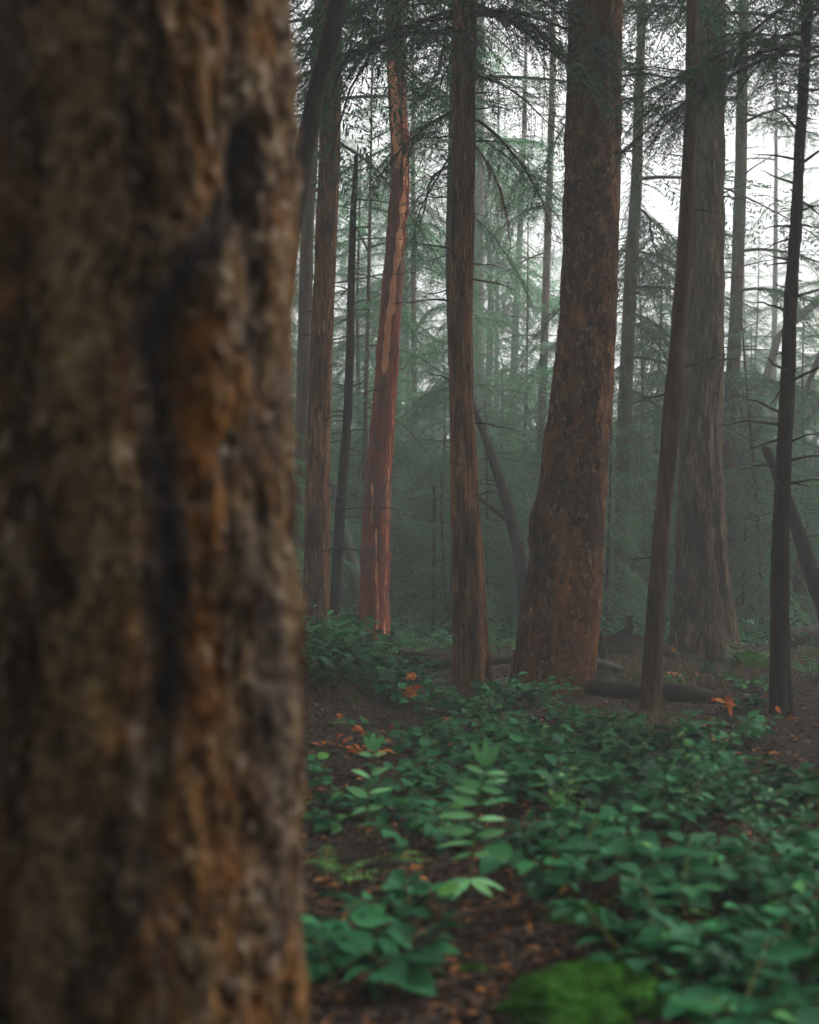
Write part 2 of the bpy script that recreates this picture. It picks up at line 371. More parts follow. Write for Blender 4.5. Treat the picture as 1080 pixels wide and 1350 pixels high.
def put_bough(mb, lib, r, p, az, length, pitch=0., roll=0., mi=0, wood=1, rb=0., ns=3, thin=1.):
    v, woods, rd = lib[r.integers(len(lib))]
    s = length / 2.0
    ca, sa, cp, sp = math.cos(az), math.sin(az), math.cos(pitch), math.sin(pitch)
    cr, sr = math.cos(roll), math.sin(roll); fl = 1 if r.random() < .5 else -1
    Rx = np.array([[1, 0, 0], [0, cr, -sr], [0, sr, cr]]); Ry = np.array([[cp, 0, -sp], [0, 1, 0], [sp, 0, cp]])
    Rz = np.array([[ca, -sa, 0], [sa, ca, 0], [0, 0, 1]]); T = Rz @ Ry @ Rx @ np.diag([1, fl, 1]) * s
    if thin < 1:
        k = r.random(len(v)) < thin; v = v[k]; rd = rd[k]
    w = v @ T.T + p
    f = np.arange(len(v) * 4).reshape(-1, 4)
    mb.add(w.reshape(-1, 3), f, mi, np.repeat(np.clip(rd + rb, 0, 1), 4))
    if wood:
        for k, (pt, rr) in enumerate(woods if wood > 1 else woods[:1]):
            tube(mb, pt @ T.T + p, rr * s, 4 if k == 0 else ns, 1, cap=False)
def bare_limb(mb, r, p, az, length, rad, pitch=0., droop=.3, side=6, mi=0):
    n = 8; t = np.linspace(0, 1, n); dv = np.array([math.cos(az), math.sin(az), math.sin(pitch)])
    nz = np.stack([pn(np.stack([t * 3, t * 0 + r.uniform(0, 50), t * 0 + k], -1)) for k in range(3)], -1) * .10 * length * t[:, None]
    pts = p + t[:, None] * dv * length + nz; pts[:, 2] -= droop * length * t ** 2
    tube(mb, pts, rad * (1 - .9 * t) + .0015, 5, mi, cap=False)
    for k in range(side):
        q = r.uniform(.25, .95); p0 = np.array([np.interp(q, t, pts[:, j]) for j in range(3)])
        a2 = az + r.choice([-1, 1]) * r.uniform(.5, 1.1); l2 = length * (1 - q * .7) * r.uniform(.2, .5)
        t2 = np.linspace(0, 1, 4)
        w = p0 + t2[:, None] * np.array([math.cos(a2), math.sin(a2), r.normal(0, .25)]) * l2; w[:, 2] -= .3 * l2 * t2 ** 2
        tube(mb, w, (rad * .4 * (1 - q * .5)) * (1 - .85 * t2) + .001, 3, mi, cap=False)

# ------------------------------------------------------------------ trunks
class Spine:
    def __init__(s, pts, d, ztop, dtop=None, root=.25):
        ds = d if isinstance(d, (list, tuple)) else [d] * len(pts)
        P = np.array([at(a, b, q) for (a, b, w), q in zip(pts, ds)]); rr = np.array([w / 2 * q / F for (a, b, w), q in zip(pts, ds)])
        o = np.argsort(P[:, 2]); P, rr = P[o], rr[o]
        bx, by = P[0, 0], P[0, 1]; g = gz(bx, by)
        s.base = np.array([bx, by, g])
        z = list(P[:, 2]); x = list(P[:, 0]); y = list(P[:, 1]); r = list(rr)
        if z[0] > g - root: z.insert(0, g - root); x.insert(0, x[0]); y.insert(0, y[0]); r.insert(0, r[0] * 1.06)
        if ztop > z[-1] + .3:
            k = 0 if len(P) < 3 else -3
            sl = np.clip((P[-1] - P[k])[:2] / max(.5, P[-1, 2] - P[k, 2]), -.12, .12)
            zt = z[-1]; r0 = r[-1]
            for q in np.linspace(0, 1, 7)[1:]:
                zz = zt + (ztop - zt) * q
                z.append(zz); x.append(P[-1, 0] + sl[0] * (zz - zt) * (1 - .5 * q)); y.append(P[-1, 1] + sl[1] * (zz - zt)); r.append(max(r0 * (1 - q * .92), .012))
        s.z0, s.z1 = z[0], z[-1]
        zz = np.linspace(s.z0, s.z1, 600); k = max(3, int(.5 / ((s.z1 - s.z0) / 600)))
        ker = np.hanning(k * 2 + 1); ker /= ker.sum()
        sm = lambda a: np.convolve(np.pad(np.interp(zz, z, a), k, mode='reflect', reflect_type='odd'), ker, 'valid')
        s.zz, s.x, s.y, s.r = zz, sm(x), sm(y), np.maximum(sm(r), .008)
    def p(s, z): return np.stack([np.interp(z, s.zz, s.x), np.interp(z, s.zz, s.y), np.asarray(z, float)], -1)
    def rad(s, z): return np.interp(z, s.zz, s.r)
    def zat(s, py):          # height of the trunk where it crosses photo row py
        q = np.array([(CAMZ - CAMZ + (675 - py) / F)])
        zs = np.linspace(s.z0, s.z1, 800); P = s.p(zs)
        rel = P - np.array([0, 0, CAMZ]); dep = rel[:, 1] * CP + rel[:, 2] * SP; up = -rel[:, 1] * SP + rel[:, 2] * CP
        return zs[np.argmin(abs(up / dep - (675 - py) / F))]
def trunk_mesh(name, sp, mat, nseg, dz, zfine, bark_fn, lobes=0., nl=5, seed=0, streak=None, extra=None, knots=0, inset=0., zone=None):
    zs = np.concatenate([np.arange(sp.z0, min(zfine, sp.z1), dz), np.arange(min(zfine, sp.z1), sp.z1, max(.25, dz)), [sp.z1]])
    th = np.linspace(0, 2 * np.pi, nseg, endpoint=False)
    P = sp.p(zs); Rr = sp.rad(zs)
    T, ZZ = np.meshgrid(th, zs); RR = Rr[:, None] * np.ones(nseg)
    Q = np.stack([np.cos(T) * RR, np.sin(T) * RR, ZZ - sp.base[2] + 31.7 * seed], -1)
    dsp = bark_fn(Q)
    hb = np.maximum(ZZ - sp.base[2], 0)
    if lobes: RR = RR * (1 + lobes * np.exp(-hb / .35) * (np.cos(nl * T + seed) * .6 + .4 * np.cos((nl + 2) * T + 2 * seed)))
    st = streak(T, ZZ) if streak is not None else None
    if st is not None and inset: dsp = dsp - inset * st
    if extra is not None: dsp = dsp + extra(T, ZZ)
    r = np.random.default_rng(seed + 5)
    for k in range(knots):
        kt, kz = r.uniform(0, 2 * np.pi), r.uniform(sp.z0, min(zfine, sp.z1)); ks = r.uniform(.025, .06)
        dt = np.angle(np.exp(1j * (T - kt))) * RR
        dsp = dsp + ks * .5 * np.exp(-(dt ** 2 + (ZZ - kz) ** 2 * .6) / ks ** 2)
    rad = np.maximum(RR + dsp, RR * .5)
    v = np.stack([P[:, 0:1] + np.cos(T) * rad, P[:, 1:2] + np.sin(T) * rad, ZZ], -1) - sp.base
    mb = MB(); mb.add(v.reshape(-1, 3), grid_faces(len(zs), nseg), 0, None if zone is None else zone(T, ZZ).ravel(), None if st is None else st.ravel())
    top = v[-1]; c = np.vstack([top, top.mean(0)[None] + [[0, 0, .02]]]); j = np.arange(nseg)
    mb.add(c, np.stack([j, (j + 1) % nseg, np.full(nseg, nseg)], -1))
    return mb
def ridged(amp, f, st, fine=.25):
    def fn(Q):
        A = 1 - np.abs(fbm(Q * np.array([f, f, f * st]), 3)) * 3.2
        w = pn(Q * np.array([f * .5, f * .5, f * st * .6]) + 7)
        return amp * (A * (.75 + .5 * w) - .4) + amp * fine * fbm(Q * np.array([f * 4, f * 4, f * st * 8]), 3)
    return fn
def plates(amp, f):
    def fn(Q):
        return amp * fbm(Q * np.array([f, f, f * .35]), 4) * 1.6 + amp * .6 * fbm(Q * np.array([f * 3.5, f * 3.5, f * 2.4]), 3) + amp * .4 * np.abs(pn(Q * f * 6))
    return fn
def crown_mb(mb, sp, r, zlo, zhi, n, Lmax, lib, rb=0., wood=1, Lmin=.5, prof='cone', thin=1., sector=None):
    for k in range(n):
        q = (k + r.uniform(0, 1)) / n; z = zlo + (zhi - zlo) * q
        L = (Lmax * (1 - q) ** .7 if prof == 'cone' else Lmax * (1 - .85 * q ** 2)) * r.uniform(.4, 1.15) + Lmin * .4
        az = k * 2.399 + r.uniform(-.5, .5) if sector is None else r.uniform(*sector)
        p = sp.p(z) - sp.base
        put_bough(mb, (lib[0] if z - sp.base[2] < lib[2] else lib[1]) if isinstance(lib, tuple) else lib, r, p, az, L, r.normal(-.08, .28) + .3 * q, r.normal(0, .3), 0, wood, rb + r.normal(0, .07), thin=thin)
def stubs(mb, sp, r, zlo, zhi, n, Lr, side=3, rs=.010, droop=.2, pit=(-.2, .35)):
    for k in range(n):
        z = r.uniform(zlo, zhi); az = r.uniform(0, 2 * np.pi); p = sp.p(z) - sp.base + np.array([math.cos(az), math.sin(az), 0]) * sp.rad(z) * .7
        L = r.uniform(*Lr); bare_limb(mb, r, p, az, L, rs * (.5 + L * .6), r.uniform(*pit), r.uniform(0, droop), side)

TREES = {}
def canopy(seed, n, lo, hi, L, dens=1., lib=FINE):
    q = np.random.default_rng(seed); return [(q.uniform(lo, hi), q.uniform(0, 360), q.uniform(*L), q.uniform(-28, 2), lib, dens, 0) for _ in range(n)]
def tree(name, label, cat, pts, d, ztop, mat, fn, nseg, dz, zfine=None, lobes=.0, seed=0, crown=None, nstub=0, stub=(.2, .8), stubz=None, hang=None, streak=None, extra=None, knots=0, group=None, rs=.012, needle='needle', pit=(-.2, .35), nside=3):
    sp = Spine(pts, d, ztop); r = np.random.default_rng(100 + seed)
    dd = d if not isinstance(d, (list, tuple)) else d[0]
    root = thing(name, label, cat, sp.base, 0, group)
    zf = zfine or (CAMZ + .47 * dd)
    mb = trunk_mesh('trunk', sp, mat, nseg, dz, zf, fn, lobes, seed=seed, streak=streak, extra=extra, knots=knots, inset=.012 if mat == 'bark_red' else 0, zone=front_zone if mat == 'bark_front' else None)
    link('trunk', mb.mesh('trunk', M[mat]), root)
    if nstub:
        lo, hi = stubz or (sp.base[2] + .8, min(zf, sp.z1 - .1))
        for k in range(nstub):
            s = MB(); stubs(s, sp, r, lo, hi, 1, stub, nside, rs, pit=pit)
            link('dead_limb', s.mesh('dead_limb', M['twig']), root)
    if crown:
        c = MB(); crown_mb(c, sp, r, **crown)
        link('crown', c.mesh('crown', [M[needle], M['twig']], False), root)
    for (py, azd, L, pitch, lib, thin, dead) in (hang or []):
        b = MB(); z = sp.zat(py) if py is not None else 0; az = R_(azd)
        p = sp.p(z) - sp.base
        put_bough(b, lib, r, p, az, L, R_(pitch), r.normal(0, .15), 0, 2, r.normal(0, .06), thin=thin)
        link('bough', b.mesh('bough', [M['needle_dead' if dead else needle], M['twig']], False), root)
    TREES[name] = (root, sp); return root, sp

TOP = dict(Lmin=.9, prof='round', lib=(FINE, MID, 12), wood=1)
# -- the blurred trunk right in front of the lens
def seg_d(T, Z, poly, R0):
    """distance in metres from the polyline [(theta, z)...] unrolled on a trunk of radius R0"""
    best = np.full(T.shape, 9.)
    for (a, b), (c, e) in zip(poly[:-1], poly[1:]):
        px, pz = (T - a) * R0, Z - b; qx, qz = (c - a) * R0, e - b
        t = np.clip((px * qx + pz * qz) / (qx * qx + qz * qz + 1e-9), 0, 1)
        best = np.minimum(best, np.hypot(px - t * qx, pz - t * qz))
    return best
RF, DF = .277, 2.4
def ft(px, py):                  # photo point on the front trunk -> (theta, z)
    u = np.clip((px - 197) / 199, -.98, .98); th = 2 * np.pi - math.acos(u)
    return th, at(px, py, DF - RF * math.sqrt(1 - u * u))[2]
CR1 = [ft(*p) for p in ((352, 180), (345, 260), (290, 345), (250, 395), (243, 480), (258, 640), (262, 800), (258, 930))]
CR5 = [ft(*p) for p in ((258, 930), (240, 1060), (232, 1180), (170, 1300))]
CR2 = [ft(*p) for p in ((48, 330), (45, 480), (55, 600), (85, 700), (118, 785))]
CR3 = [ft(*p) for p in ((340, 0), (330, 120), (352, 250), (362, 420), (358, 600), (366, 800), (360, 1000))]
CR4 = [ft(*p) for p in ((118, 785), (150, 880), (225, 960))]
def wob(T, Z, s, a): return a * fbm(np.stack([np.cos(T) * 2 * s, np.sin(T) * 2 * s, Z * 3 * s], -1), 3)
def front_extra(T, Z):
    T2 = T + wob(T, Z, 2, .10); o = 0
    for poly, w, dp in ((CR1, .040, .034), (CR2, .036, .055), (CR3, .03, .014), (CR4, .02, .012), (CR5, .03, .010)):
        o = o - dp * np.exp(-(seg_d(T2, Z, poly, RF) / w) ** 2)
    return o
def front_zone(T, Z):
    j = .6 * fbm(np.stack([np.cos(T) * 7, np.sin(T) * 7, Z * 5], -1), 3); j2 = .5 * pn(np.stack([np.cos(T) * 3, np.sin(T) * 3, Z * 2 + 9], -1))
    orange = sst(1.2 + j - seg_d(T, Z, [ft(300, 440), ft(305, 650), ft(285, 820), ft(300, 1000), ft(320, 1150)], RF) / .05)
    gold = sst(1.25 + j + j2 - seg_d(T, Z, [ft(150, -100), ft(140, 200), ft(130, 450), ft(185, 650), ft(150, 1000), ft(90, 1350)], RF) / .075)
    return .5 + .5 * orange * (1 - gold) - .5 * gold
def front_furrow_shade(T, Z):  # dark grey painted along the carved furrows to deepen their shade
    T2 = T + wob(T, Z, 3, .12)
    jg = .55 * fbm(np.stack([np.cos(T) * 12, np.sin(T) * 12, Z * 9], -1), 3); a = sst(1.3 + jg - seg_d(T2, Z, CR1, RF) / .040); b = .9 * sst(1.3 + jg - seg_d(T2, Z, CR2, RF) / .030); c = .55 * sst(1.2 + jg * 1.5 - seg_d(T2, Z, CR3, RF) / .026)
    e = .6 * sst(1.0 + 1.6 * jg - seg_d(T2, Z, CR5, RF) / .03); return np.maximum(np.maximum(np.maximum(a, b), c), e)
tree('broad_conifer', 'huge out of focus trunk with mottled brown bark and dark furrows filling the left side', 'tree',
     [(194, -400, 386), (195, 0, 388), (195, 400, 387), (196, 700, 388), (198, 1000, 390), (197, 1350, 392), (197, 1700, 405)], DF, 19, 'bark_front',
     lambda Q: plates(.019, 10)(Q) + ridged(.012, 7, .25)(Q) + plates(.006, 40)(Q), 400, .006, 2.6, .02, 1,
     crown=dict(zlo=8, zhi=18.5, n=95, Lmax=4.4, **TOP), extra=front_extra, streak=front_furrow_shade)
# -- main trunks, left to right
tree('leaning_young_tree', 'thin dark leaning stem curving up from behind the huge left trunk', 'tree',
     [(270, 1110, 30), (330, 700, 28), (372, 400, 26), (392, 255, 24), (407, 165, 24), (424, 95, 25), (440, 35, 25), (455, -40, 25), (475, -150, 24)], 6.5, 9, 'bark_dark', plates(.006, 14), 40, .03, 5, .0, 2,
     crown=dict(zlo=5.5, zhi=9, n=14, Lmax=1.8, Lmin=.6, lib=MID), nstub=0)
tree('hemlock', 'straight brown trunk just right of the huge left trunk, with thin dead stubs', 'tree',
     [(438, 0, 27), (434, 225, 28), (424, 450, 29), (420, 600, 31), (417, 780, 35), (416, 850, 40)], 15, 20, 'bark_hem', ridged(.014, 9, .13), 110, .022, 8.6, .20, 3,
     crown=dict(zlo=9.5, zhi=19.5, n=48, Lmax=3.2, **TOP), nstub=26, stub=(.15, .7),
     hang=[(60, 200, 1.6, -5, FINE, 1, 0), (30, 350, 2.0, 0, FINE, 1, 0), (150, 250, 1.3, -15, FINE, .8, 0), (20, 300, 2.2, -5, FINE, 1, 0), (-30, 330, 2.4, -10, FINE, 1, 0)] + canopy(2, 10, -90, 70, (1.2, 2.2)))
tree('hemlock', 'greyer hazed trunk showing between the huge left trunk and the brown trunk beside it', 'tree',
     [(416, 100, 15), (412, 200, 16), (405, 300, 17), (402, 450, 19), (398, 600, 20), (397, 840, 23)], 20.5, 20, 'bark_dull', ridged(.008, 9, .15), 48, .06, 10.5, .05, 4,
     crown=dict(zlo=7, zhi=19.5, n=40, Lmax=2.8, **TOP), nstub=22, stub=(.2, .9))
tree('dead_sapling', 'slender dark broken-topped stem left of the red peeling trunk', 'tree',
     [(470, 205, 6), (465, 300, 9), (462, 450, 11), (458, 560, 12), (450, 650, 13), (443, 780, 15), (440, 850, 17)], 16, 0, 'bark_dark', plates(.006, 12), 26, .05, 9, .0, 5,
     nstub=34, stub=(.25, 1.1), rs=.009, stubz=(1.4, 6.0))
ST = {}
def mad_streak(T, Z):
    # peeled strips: unrolled polylines on the trunk, each an area where the bark has come away
    R0 = .2; o = 0
    for poly, w, k in ST['polys']:
        jag = .5 + .9 * pn(np.stack([T * 3, Z * 3.3, T * 0 + k], -1)) + .7 * pn(np.stack([T * 12, Z * 3, T * 0 + k], -1)) + .5 * pn(np.stack([T * 25, Z * 8, T * 0 + k], -1))
        o = np.maximum(o, sst((w * (1 + .7 * pn(np.stack([T * 0, Z * 4.5, T * 0 + 9 * k], -1))) - seg_d(T + .15 * pn(np.stack([T * 0, Z * 2.2, T * 0 + k], -1)), Z, poly, R0)) / .012 + jag * 1.5 - .7))
    return o * .95
MADD = 17
def mt(off, py): return 2 * np.pi - math.acos(off), at(500, py, MADD)[2]
ST['polys'] = [([mt(.72, 215), mt(.55, 290), mt(.25, 350), mt(.0, 420), mt(-.2, 490)], .070, 1), ([mt(.86, 530), mt(.82, 600), mt(.85, 690), mt(.86, 750), mt(.72, 835), mt(.66, 850)], .013, 2),
               ([mt(-.5, 95), mt(-.3, 130), mt(-.5, 170), mt(-.3, 215)], .11, 3), ([mt(.6, 140), mt(.6, 180)], .02, 4), ([mt(-.4, 640), mt(-.3, 690)], .018, 5), ([mt(.1, 700), mt(.3, 830)], .014, 6)]
tree('madrone', 'red peeling trunk with bright salmon strips where the bark has come away', 'tree',
     [(520, 40, 22), (523, 110, 25), (527, 170, 24), (528, 230, 24), (525, 275, 26), (521, 330, 26), (516, 400, 27), (512, 450, 29), (505, 560, 31), (498, 640, 34), (494, 750, 37), (493, 850, 40)], MADD, 11.5, 'bark_red',
     lambda Q: plates(.016, 6)(Q) + plates(.007, 22)(Q), 128, .018, 10, .02, 6, streak=mad_streak, knots=46, nstub=5, stub=(.15, .5))
tree('hemlock', 'straight brown trunk in the centre with dark hanging boughs high up', 'tree',
     [(613, -60, 34), (613, 0, 34), (612, 150, 30), (610, 270, 32), (607, 450, 31), (611, 600, 34), (617, 750, 44), (619, 830, 46), (622, 905, 50)], 12, 20, 'bark_hem', ridged(.013, 9, .12), 130, .016, 7, .18, 7,
     crown=dict(zlo=7.6, zhi=19.5, n=56, Lmax=3.5, **TOP), nstub=22, stub=(.15, .6), stubz=(1.6, 6.2),
     hang=[(20, 350, 1.9, -6, FINE, 1, 0), (90, 10, 1.4, -22, FINE, 1, 0), (140, 200, 1.3, -32, FINE, 1, 0), (150, 330, 1.5, -34, FINE, 1, 0),
           (190, 165, 1.1, -45, FINE, .9, 0), (40, 190, 2.0, -10, FINE, 1, 0), (-10, 280, 1.6, -10, FINE, 1, 0), (0, 20, 2.2, -10, FINE, 1, 0), (10, 160, 2.2, -12, FINE, 1, 0), (175, 345, 1.1, -50, FINE, .8, 1), (-50, 240, 2., -10, FINE, 1, 0), (-60, 310, 2., -10, FINE, 1, 0)] + canopy(1, 18, -140, 55, (1.1, 2.2)))
tree('hemlock', 'slim hazed stem half hidden behind the central brown trunk, dark at its leaning foot', 'tree',
     [(600, 60, 12), (597, 200, 13), (594, 350, 14), (599, 500, 14), (603, 700, 14), (600, 790, 16), (591, 865, 22)], 19, 19, 'bark_dark', plates(.008, 10), 30, .06, 10, .1, 8,
     crown=dict(zlo=6.5, zhi=18.5, n=36, Lmax=2.6, **TOP), nstub=12, stub=(.2, .8))
def big_extra(T, Z):
    return .05 * np.exp(-((Z - 1.55) / .16) ** 2) * np.exp(-((np.angle(np.exp(1j * (T - 3.3)))) / .5) ** 2)
tree('broad_conifer', 'thick red-brown sharp trunk right of centre that widens into a sloping swollen foot', 'tree',
     [(786, -80, 68), (785, 0, 70), (783, 150, 73), (779, 300, 74), (774, 450, 77), (759, 600, 87), (746, 750, 98), (733, 850, 106), (724, 912, 112)], 11.5, 20, 'bark_broad',
     lambda Q: plates(.018, 4.5)(Q) + plates(.010, 13)(Q), 190, .012, 6.8, .05, 9, extra=big_extra, knots=16,
     crown=dict(zlo=8, zhi=19.5, n=56, Lmax=3.6, **TOP), nstub=8, stub=(.1, .5), stubz=(4, 6.5),
     hang=[(30, 270, .9, -40, FINE, 1, 0), (95, 10, 1.0, 8, FINE, .12, 0), (110, 350, 1.3, 14, FINE, .15, 0), (-10, 255, .9, -50, FINE, 1, 0), (150, 20, 1.2, 28, FINE, .12, 0), (-40, 300, 1.8, -20, FINE, 1, 0)])
tree('hemlock', 'straight hazed grey-brown trunk in the gap right of the thick red-brown trunk', 'tree',
     [(847, 0, 11), (843, 110, 13), (839, 250, 15), (833, 330, 17), (828, 450, 18), (823, 560, 19), (818, 750, 18), (816, 842, 20)], 21, 21, 'bark_dull', ridged(.008, 9, .15), 50, .06, 11, .2, 10,
     crown=dict(zlo=7.5, zhi=20.5, n=30, Lmax=2.6, Lmin=.6, prof='round', lib=MID, wood=1), nstub=26, stub=(.3, 1.2),
     hang=[(240, 250, .9, -55, FINE, 1, 0), (255, 200, .8, -60, FINE, 1, 0), (270, 300, 1.0, -55, FINE, 1, 0), (330, 10, 2., -15, FINE, .8, 0), (380, 330, 2.2, -10, FINE, .9, 0), (470, 20, 2.4, -8, FINE, .9, 0)] + canopy(25, 10, 270, 680, (1.6, 3.2), 1., SPRAY))
tree('hemlock', 'slim brown trunk leaning right across the huge furrowed trunk', 'tree',
     [(916, -60, 15), (914, 0, 15), (911, 150, 16), (907, 250, 18), (899, 380, 20), (893, 450, 21), (885, 550, 23), (877, 650, 20), (868, 750, 22), (863, 850, 26), (857, 945, 28)], 9.5, 17, 'bark_dull', ridged(.012, 11, .1), 80, .016, 5.7, .22, 11,
     crown=dict(zlo=7.2, zhi=16.5, n=44, Lmax=3.0, **TOP), nstub=12, stub=(.1, .35), stubz=(1, 5.4))
tree('douglas_fir', 'huge deeply furrowed grey-brown trunk behind the slim leaning trunk', 'tree',
     [(938, -60, 34), (937, 0, 36), (934, 150, 40), (931, 300, 44), (928, 450, 48), (924, 600, 54), (925, 700, 60), (929, 800, 72), (930, 840, 86), (930, 868, 98)], 16, 22, 'bark_fir', ridged(.070, 4.2, .10, .3), 220, .018, 9.2, .14, 12,
     crown=dict(zlo=9.5, zhi=21.5, n=56, Lmax=3.6, **TOP), nstub=14, stub=(.15, .7), stubz=(3, 9),
     hang=[(30, 270, 1.0, -50, FINE, .9, 0), (90, 280, .8, -60, FINE, .8, 0), (170, 275, .7, -60, FINE, .7, 0), (220, 265, .7, -60, FINE, .6, 0), (20, 340, 2.6, -6, FINE, 1, 0), (60, 355, 3., -4, FINE, 1, 0), (-20, 15, 3., -6, FINE, 1, 0)] + canopy(3, 9, -110, 30, (1.4, 2.8)))
tree('hemlock', 'mid grey trunk close behind the right edge of the huge furrowed trunk', 'tree',
     [(981, 0, 13), (979, 100, 14), (976, 250, 16), (971, 400, 17), (966, 500, 18), (961, 600, 19), (962, 700, 20), (964, 830, 24)], 22, 21, 'bark_dull', ridged(.008, 9, .15), 50, .06, 11.5, .05, 13,
     crown=dict(zlo=8.5, zhi=20.5, n=30, Lmax=2.6, Lmin=.6, prof='round', lib=MID, wood=1), nstub=34, stub=(.3, 1.2),
     hang=[(330, 340, 2.6, 0, FINE, .9, 0), (360, 200, 1.8, -8, FINE, .9, 0), (560, 350, 2.2, -6, FINE, .9, 0), (590, 190, 1.2, -10, FINE, .9, 0), (150, 10, 2.0, -10, FINE, .9, 0)] + canopy(26, 10, 290, 680, (1.6, 3.0), 1., SPRAY))
tree('dead_conifer', 'slim near-black trunk with short spiky dead stubs near the right side', 'tree',
     [(1068, -60, 12), (1066, 0, 13), (1057, 150, 14), (1049, 300, 15), (1042, 400, 17), (1039, 500, 19), (1034, 600, 20), (1029, 700, 22), (1028, 800, 24), (1028, 945, 28)], 9.6, 15, 'bark_dark', plates(.008, 13), 60, .02, 5.8, .22, 14,
     crown=dict(zlo=6.6, zhi=14.5, n=30, Lmax=2.6, Lmin=.6, prof='round', lib=MID, wood=1), nstub=46, stub=(.08, .55), rs=.015, stubz=(1.6, 5.6), pit=(-.05, .5), nside=1,
     hang=[(60, 180, 1.3, -6, FINE, 1, 0), (90, 250, 1.2, -10, FINE, .9, 0), (75, 200, 1.6, -8, FINE, 1, 0), (10, 10, 1.4, -5, FINE, 1, 0), (120, 330, 1.0, -15, FINE, .7, 0)] + canopy(4, 12, -140, 70, (.9, 1.7)))
# -- faint straight trunks further back, each with its own place
def far_trunk(label, pts, d, ztop, seed, crown=None, mat='bark_grey', nstub=14, stub=(.3, 1.3), name='hemlock', hang=None, rs=.012):
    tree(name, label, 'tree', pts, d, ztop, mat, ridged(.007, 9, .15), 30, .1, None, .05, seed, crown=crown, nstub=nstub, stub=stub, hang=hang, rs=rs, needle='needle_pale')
FC = lambda zlo, zhi, n=20, L=2.6, lib=MID: dict(zlo=zlo, zhi=zhi, n=n, Lmax=L, Lmin=.6, prof='round', lib=lib, wood=1, thin=.8)
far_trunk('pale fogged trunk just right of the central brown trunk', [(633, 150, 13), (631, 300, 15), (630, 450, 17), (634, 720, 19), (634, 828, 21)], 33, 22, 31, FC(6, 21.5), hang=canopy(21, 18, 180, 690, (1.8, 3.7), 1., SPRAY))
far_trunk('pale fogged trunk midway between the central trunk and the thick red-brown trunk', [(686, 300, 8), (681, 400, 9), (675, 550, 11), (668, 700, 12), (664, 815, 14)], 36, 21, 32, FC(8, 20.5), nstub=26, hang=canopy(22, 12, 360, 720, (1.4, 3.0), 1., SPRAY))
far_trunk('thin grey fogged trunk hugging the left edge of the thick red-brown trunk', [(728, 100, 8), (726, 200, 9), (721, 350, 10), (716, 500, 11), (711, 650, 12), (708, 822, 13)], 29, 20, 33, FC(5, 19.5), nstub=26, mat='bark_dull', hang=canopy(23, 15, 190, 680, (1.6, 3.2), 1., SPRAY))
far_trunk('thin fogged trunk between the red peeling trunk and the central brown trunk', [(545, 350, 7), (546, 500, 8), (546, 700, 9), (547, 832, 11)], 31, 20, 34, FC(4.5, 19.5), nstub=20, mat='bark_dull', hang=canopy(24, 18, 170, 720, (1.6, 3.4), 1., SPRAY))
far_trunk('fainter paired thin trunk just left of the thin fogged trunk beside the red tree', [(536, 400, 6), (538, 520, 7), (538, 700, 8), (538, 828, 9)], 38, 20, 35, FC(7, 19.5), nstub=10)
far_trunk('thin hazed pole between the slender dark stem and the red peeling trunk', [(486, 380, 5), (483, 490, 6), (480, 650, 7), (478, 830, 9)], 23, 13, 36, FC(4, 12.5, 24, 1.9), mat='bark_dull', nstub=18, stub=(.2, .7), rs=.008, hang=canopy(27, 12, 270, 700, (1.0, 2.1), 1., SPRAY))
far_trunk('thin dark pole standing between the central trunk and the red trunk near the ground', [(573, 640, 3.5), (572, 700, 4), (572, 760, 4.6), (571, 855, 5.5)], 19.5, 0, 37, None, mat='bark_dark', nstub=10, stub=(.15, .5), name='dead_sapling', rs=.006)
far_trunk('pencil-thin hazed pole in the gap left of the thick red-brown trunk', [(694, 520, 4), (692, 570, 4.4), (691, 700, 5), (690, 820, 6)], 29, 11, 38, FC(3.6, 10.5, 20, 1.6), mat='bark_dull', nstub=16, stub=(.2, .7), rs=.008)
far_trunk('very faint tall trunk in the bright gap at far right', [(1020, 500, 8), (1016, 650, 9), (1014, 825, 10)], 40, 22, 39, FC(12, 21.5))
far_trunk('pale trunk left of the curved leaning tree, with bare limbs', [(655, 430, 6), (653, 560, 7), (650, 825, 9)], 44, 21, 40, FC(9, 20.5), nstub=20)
# leaning and broken trunks
def leaner(label, pts, d, ztop, mat, seed, name='leaning_tree', nstub=4, stub=(.2, .6), cat='tree', amp=.010):
    return tree(name, label, cat, pts, d, ztop, mat, plates(amp, 8), 34, .04, None, .05, seed, nstub=nstub, stub=stub, rs=.010)
rt, sp = leaner('curved dark tree leaning left in the fog, forked, between the central and thick trunks', [(604, 480, 6), (616, 515, 7), (630, 550, 9), (645, 590, 11), (662, 640, 14), (676, 690, 16), (687, 740, 17), (692, 800, 18), (694, 858, 20)], 18.5, 0, 'bark_dark', 51, nstub=7, stub=(.3, 1.2))
b = MB(); p0 = at(667, 684, 18.5) - sp.base; p1 = at(648, 668, 18.3) - sp.base; p2 = at(624, 652, 18.2) - sp.base
tube(b, [p0, p1, p2, at(600, 640, 18.2) - sp.base], [.042, .036, .03, .02], 8, rough=.15); link('limb', b.mesh('limb', M['bark_dark']), rt)
leaner('grey dead trunk leaning left against the huge furrowed trunk from behind', [(950, 620, 15), (968, 715, 20), (985, 780, 24), (1003, 838, 30)], 24, 0, 'bark_grey', 52)
leaner('smooth dark trunk leaning left at the right edge behind the spiky dead trunk', [(1010, 590, 12), (1042, 668, 17), (1062, 730, 20), (1085, 800, 22), (1108, 868, 25)], 14.5, 0, 'bark_dark', 53)
leaner('short broken grey snag at the right edge behind the leaning trunk', [(1060, 722, 12), (1057, 740, 15), (1053, 790, 18), (1049, 845, 23)], 21, 0, 'bark_dull', 54, 'snag', 3, (.1, .35))
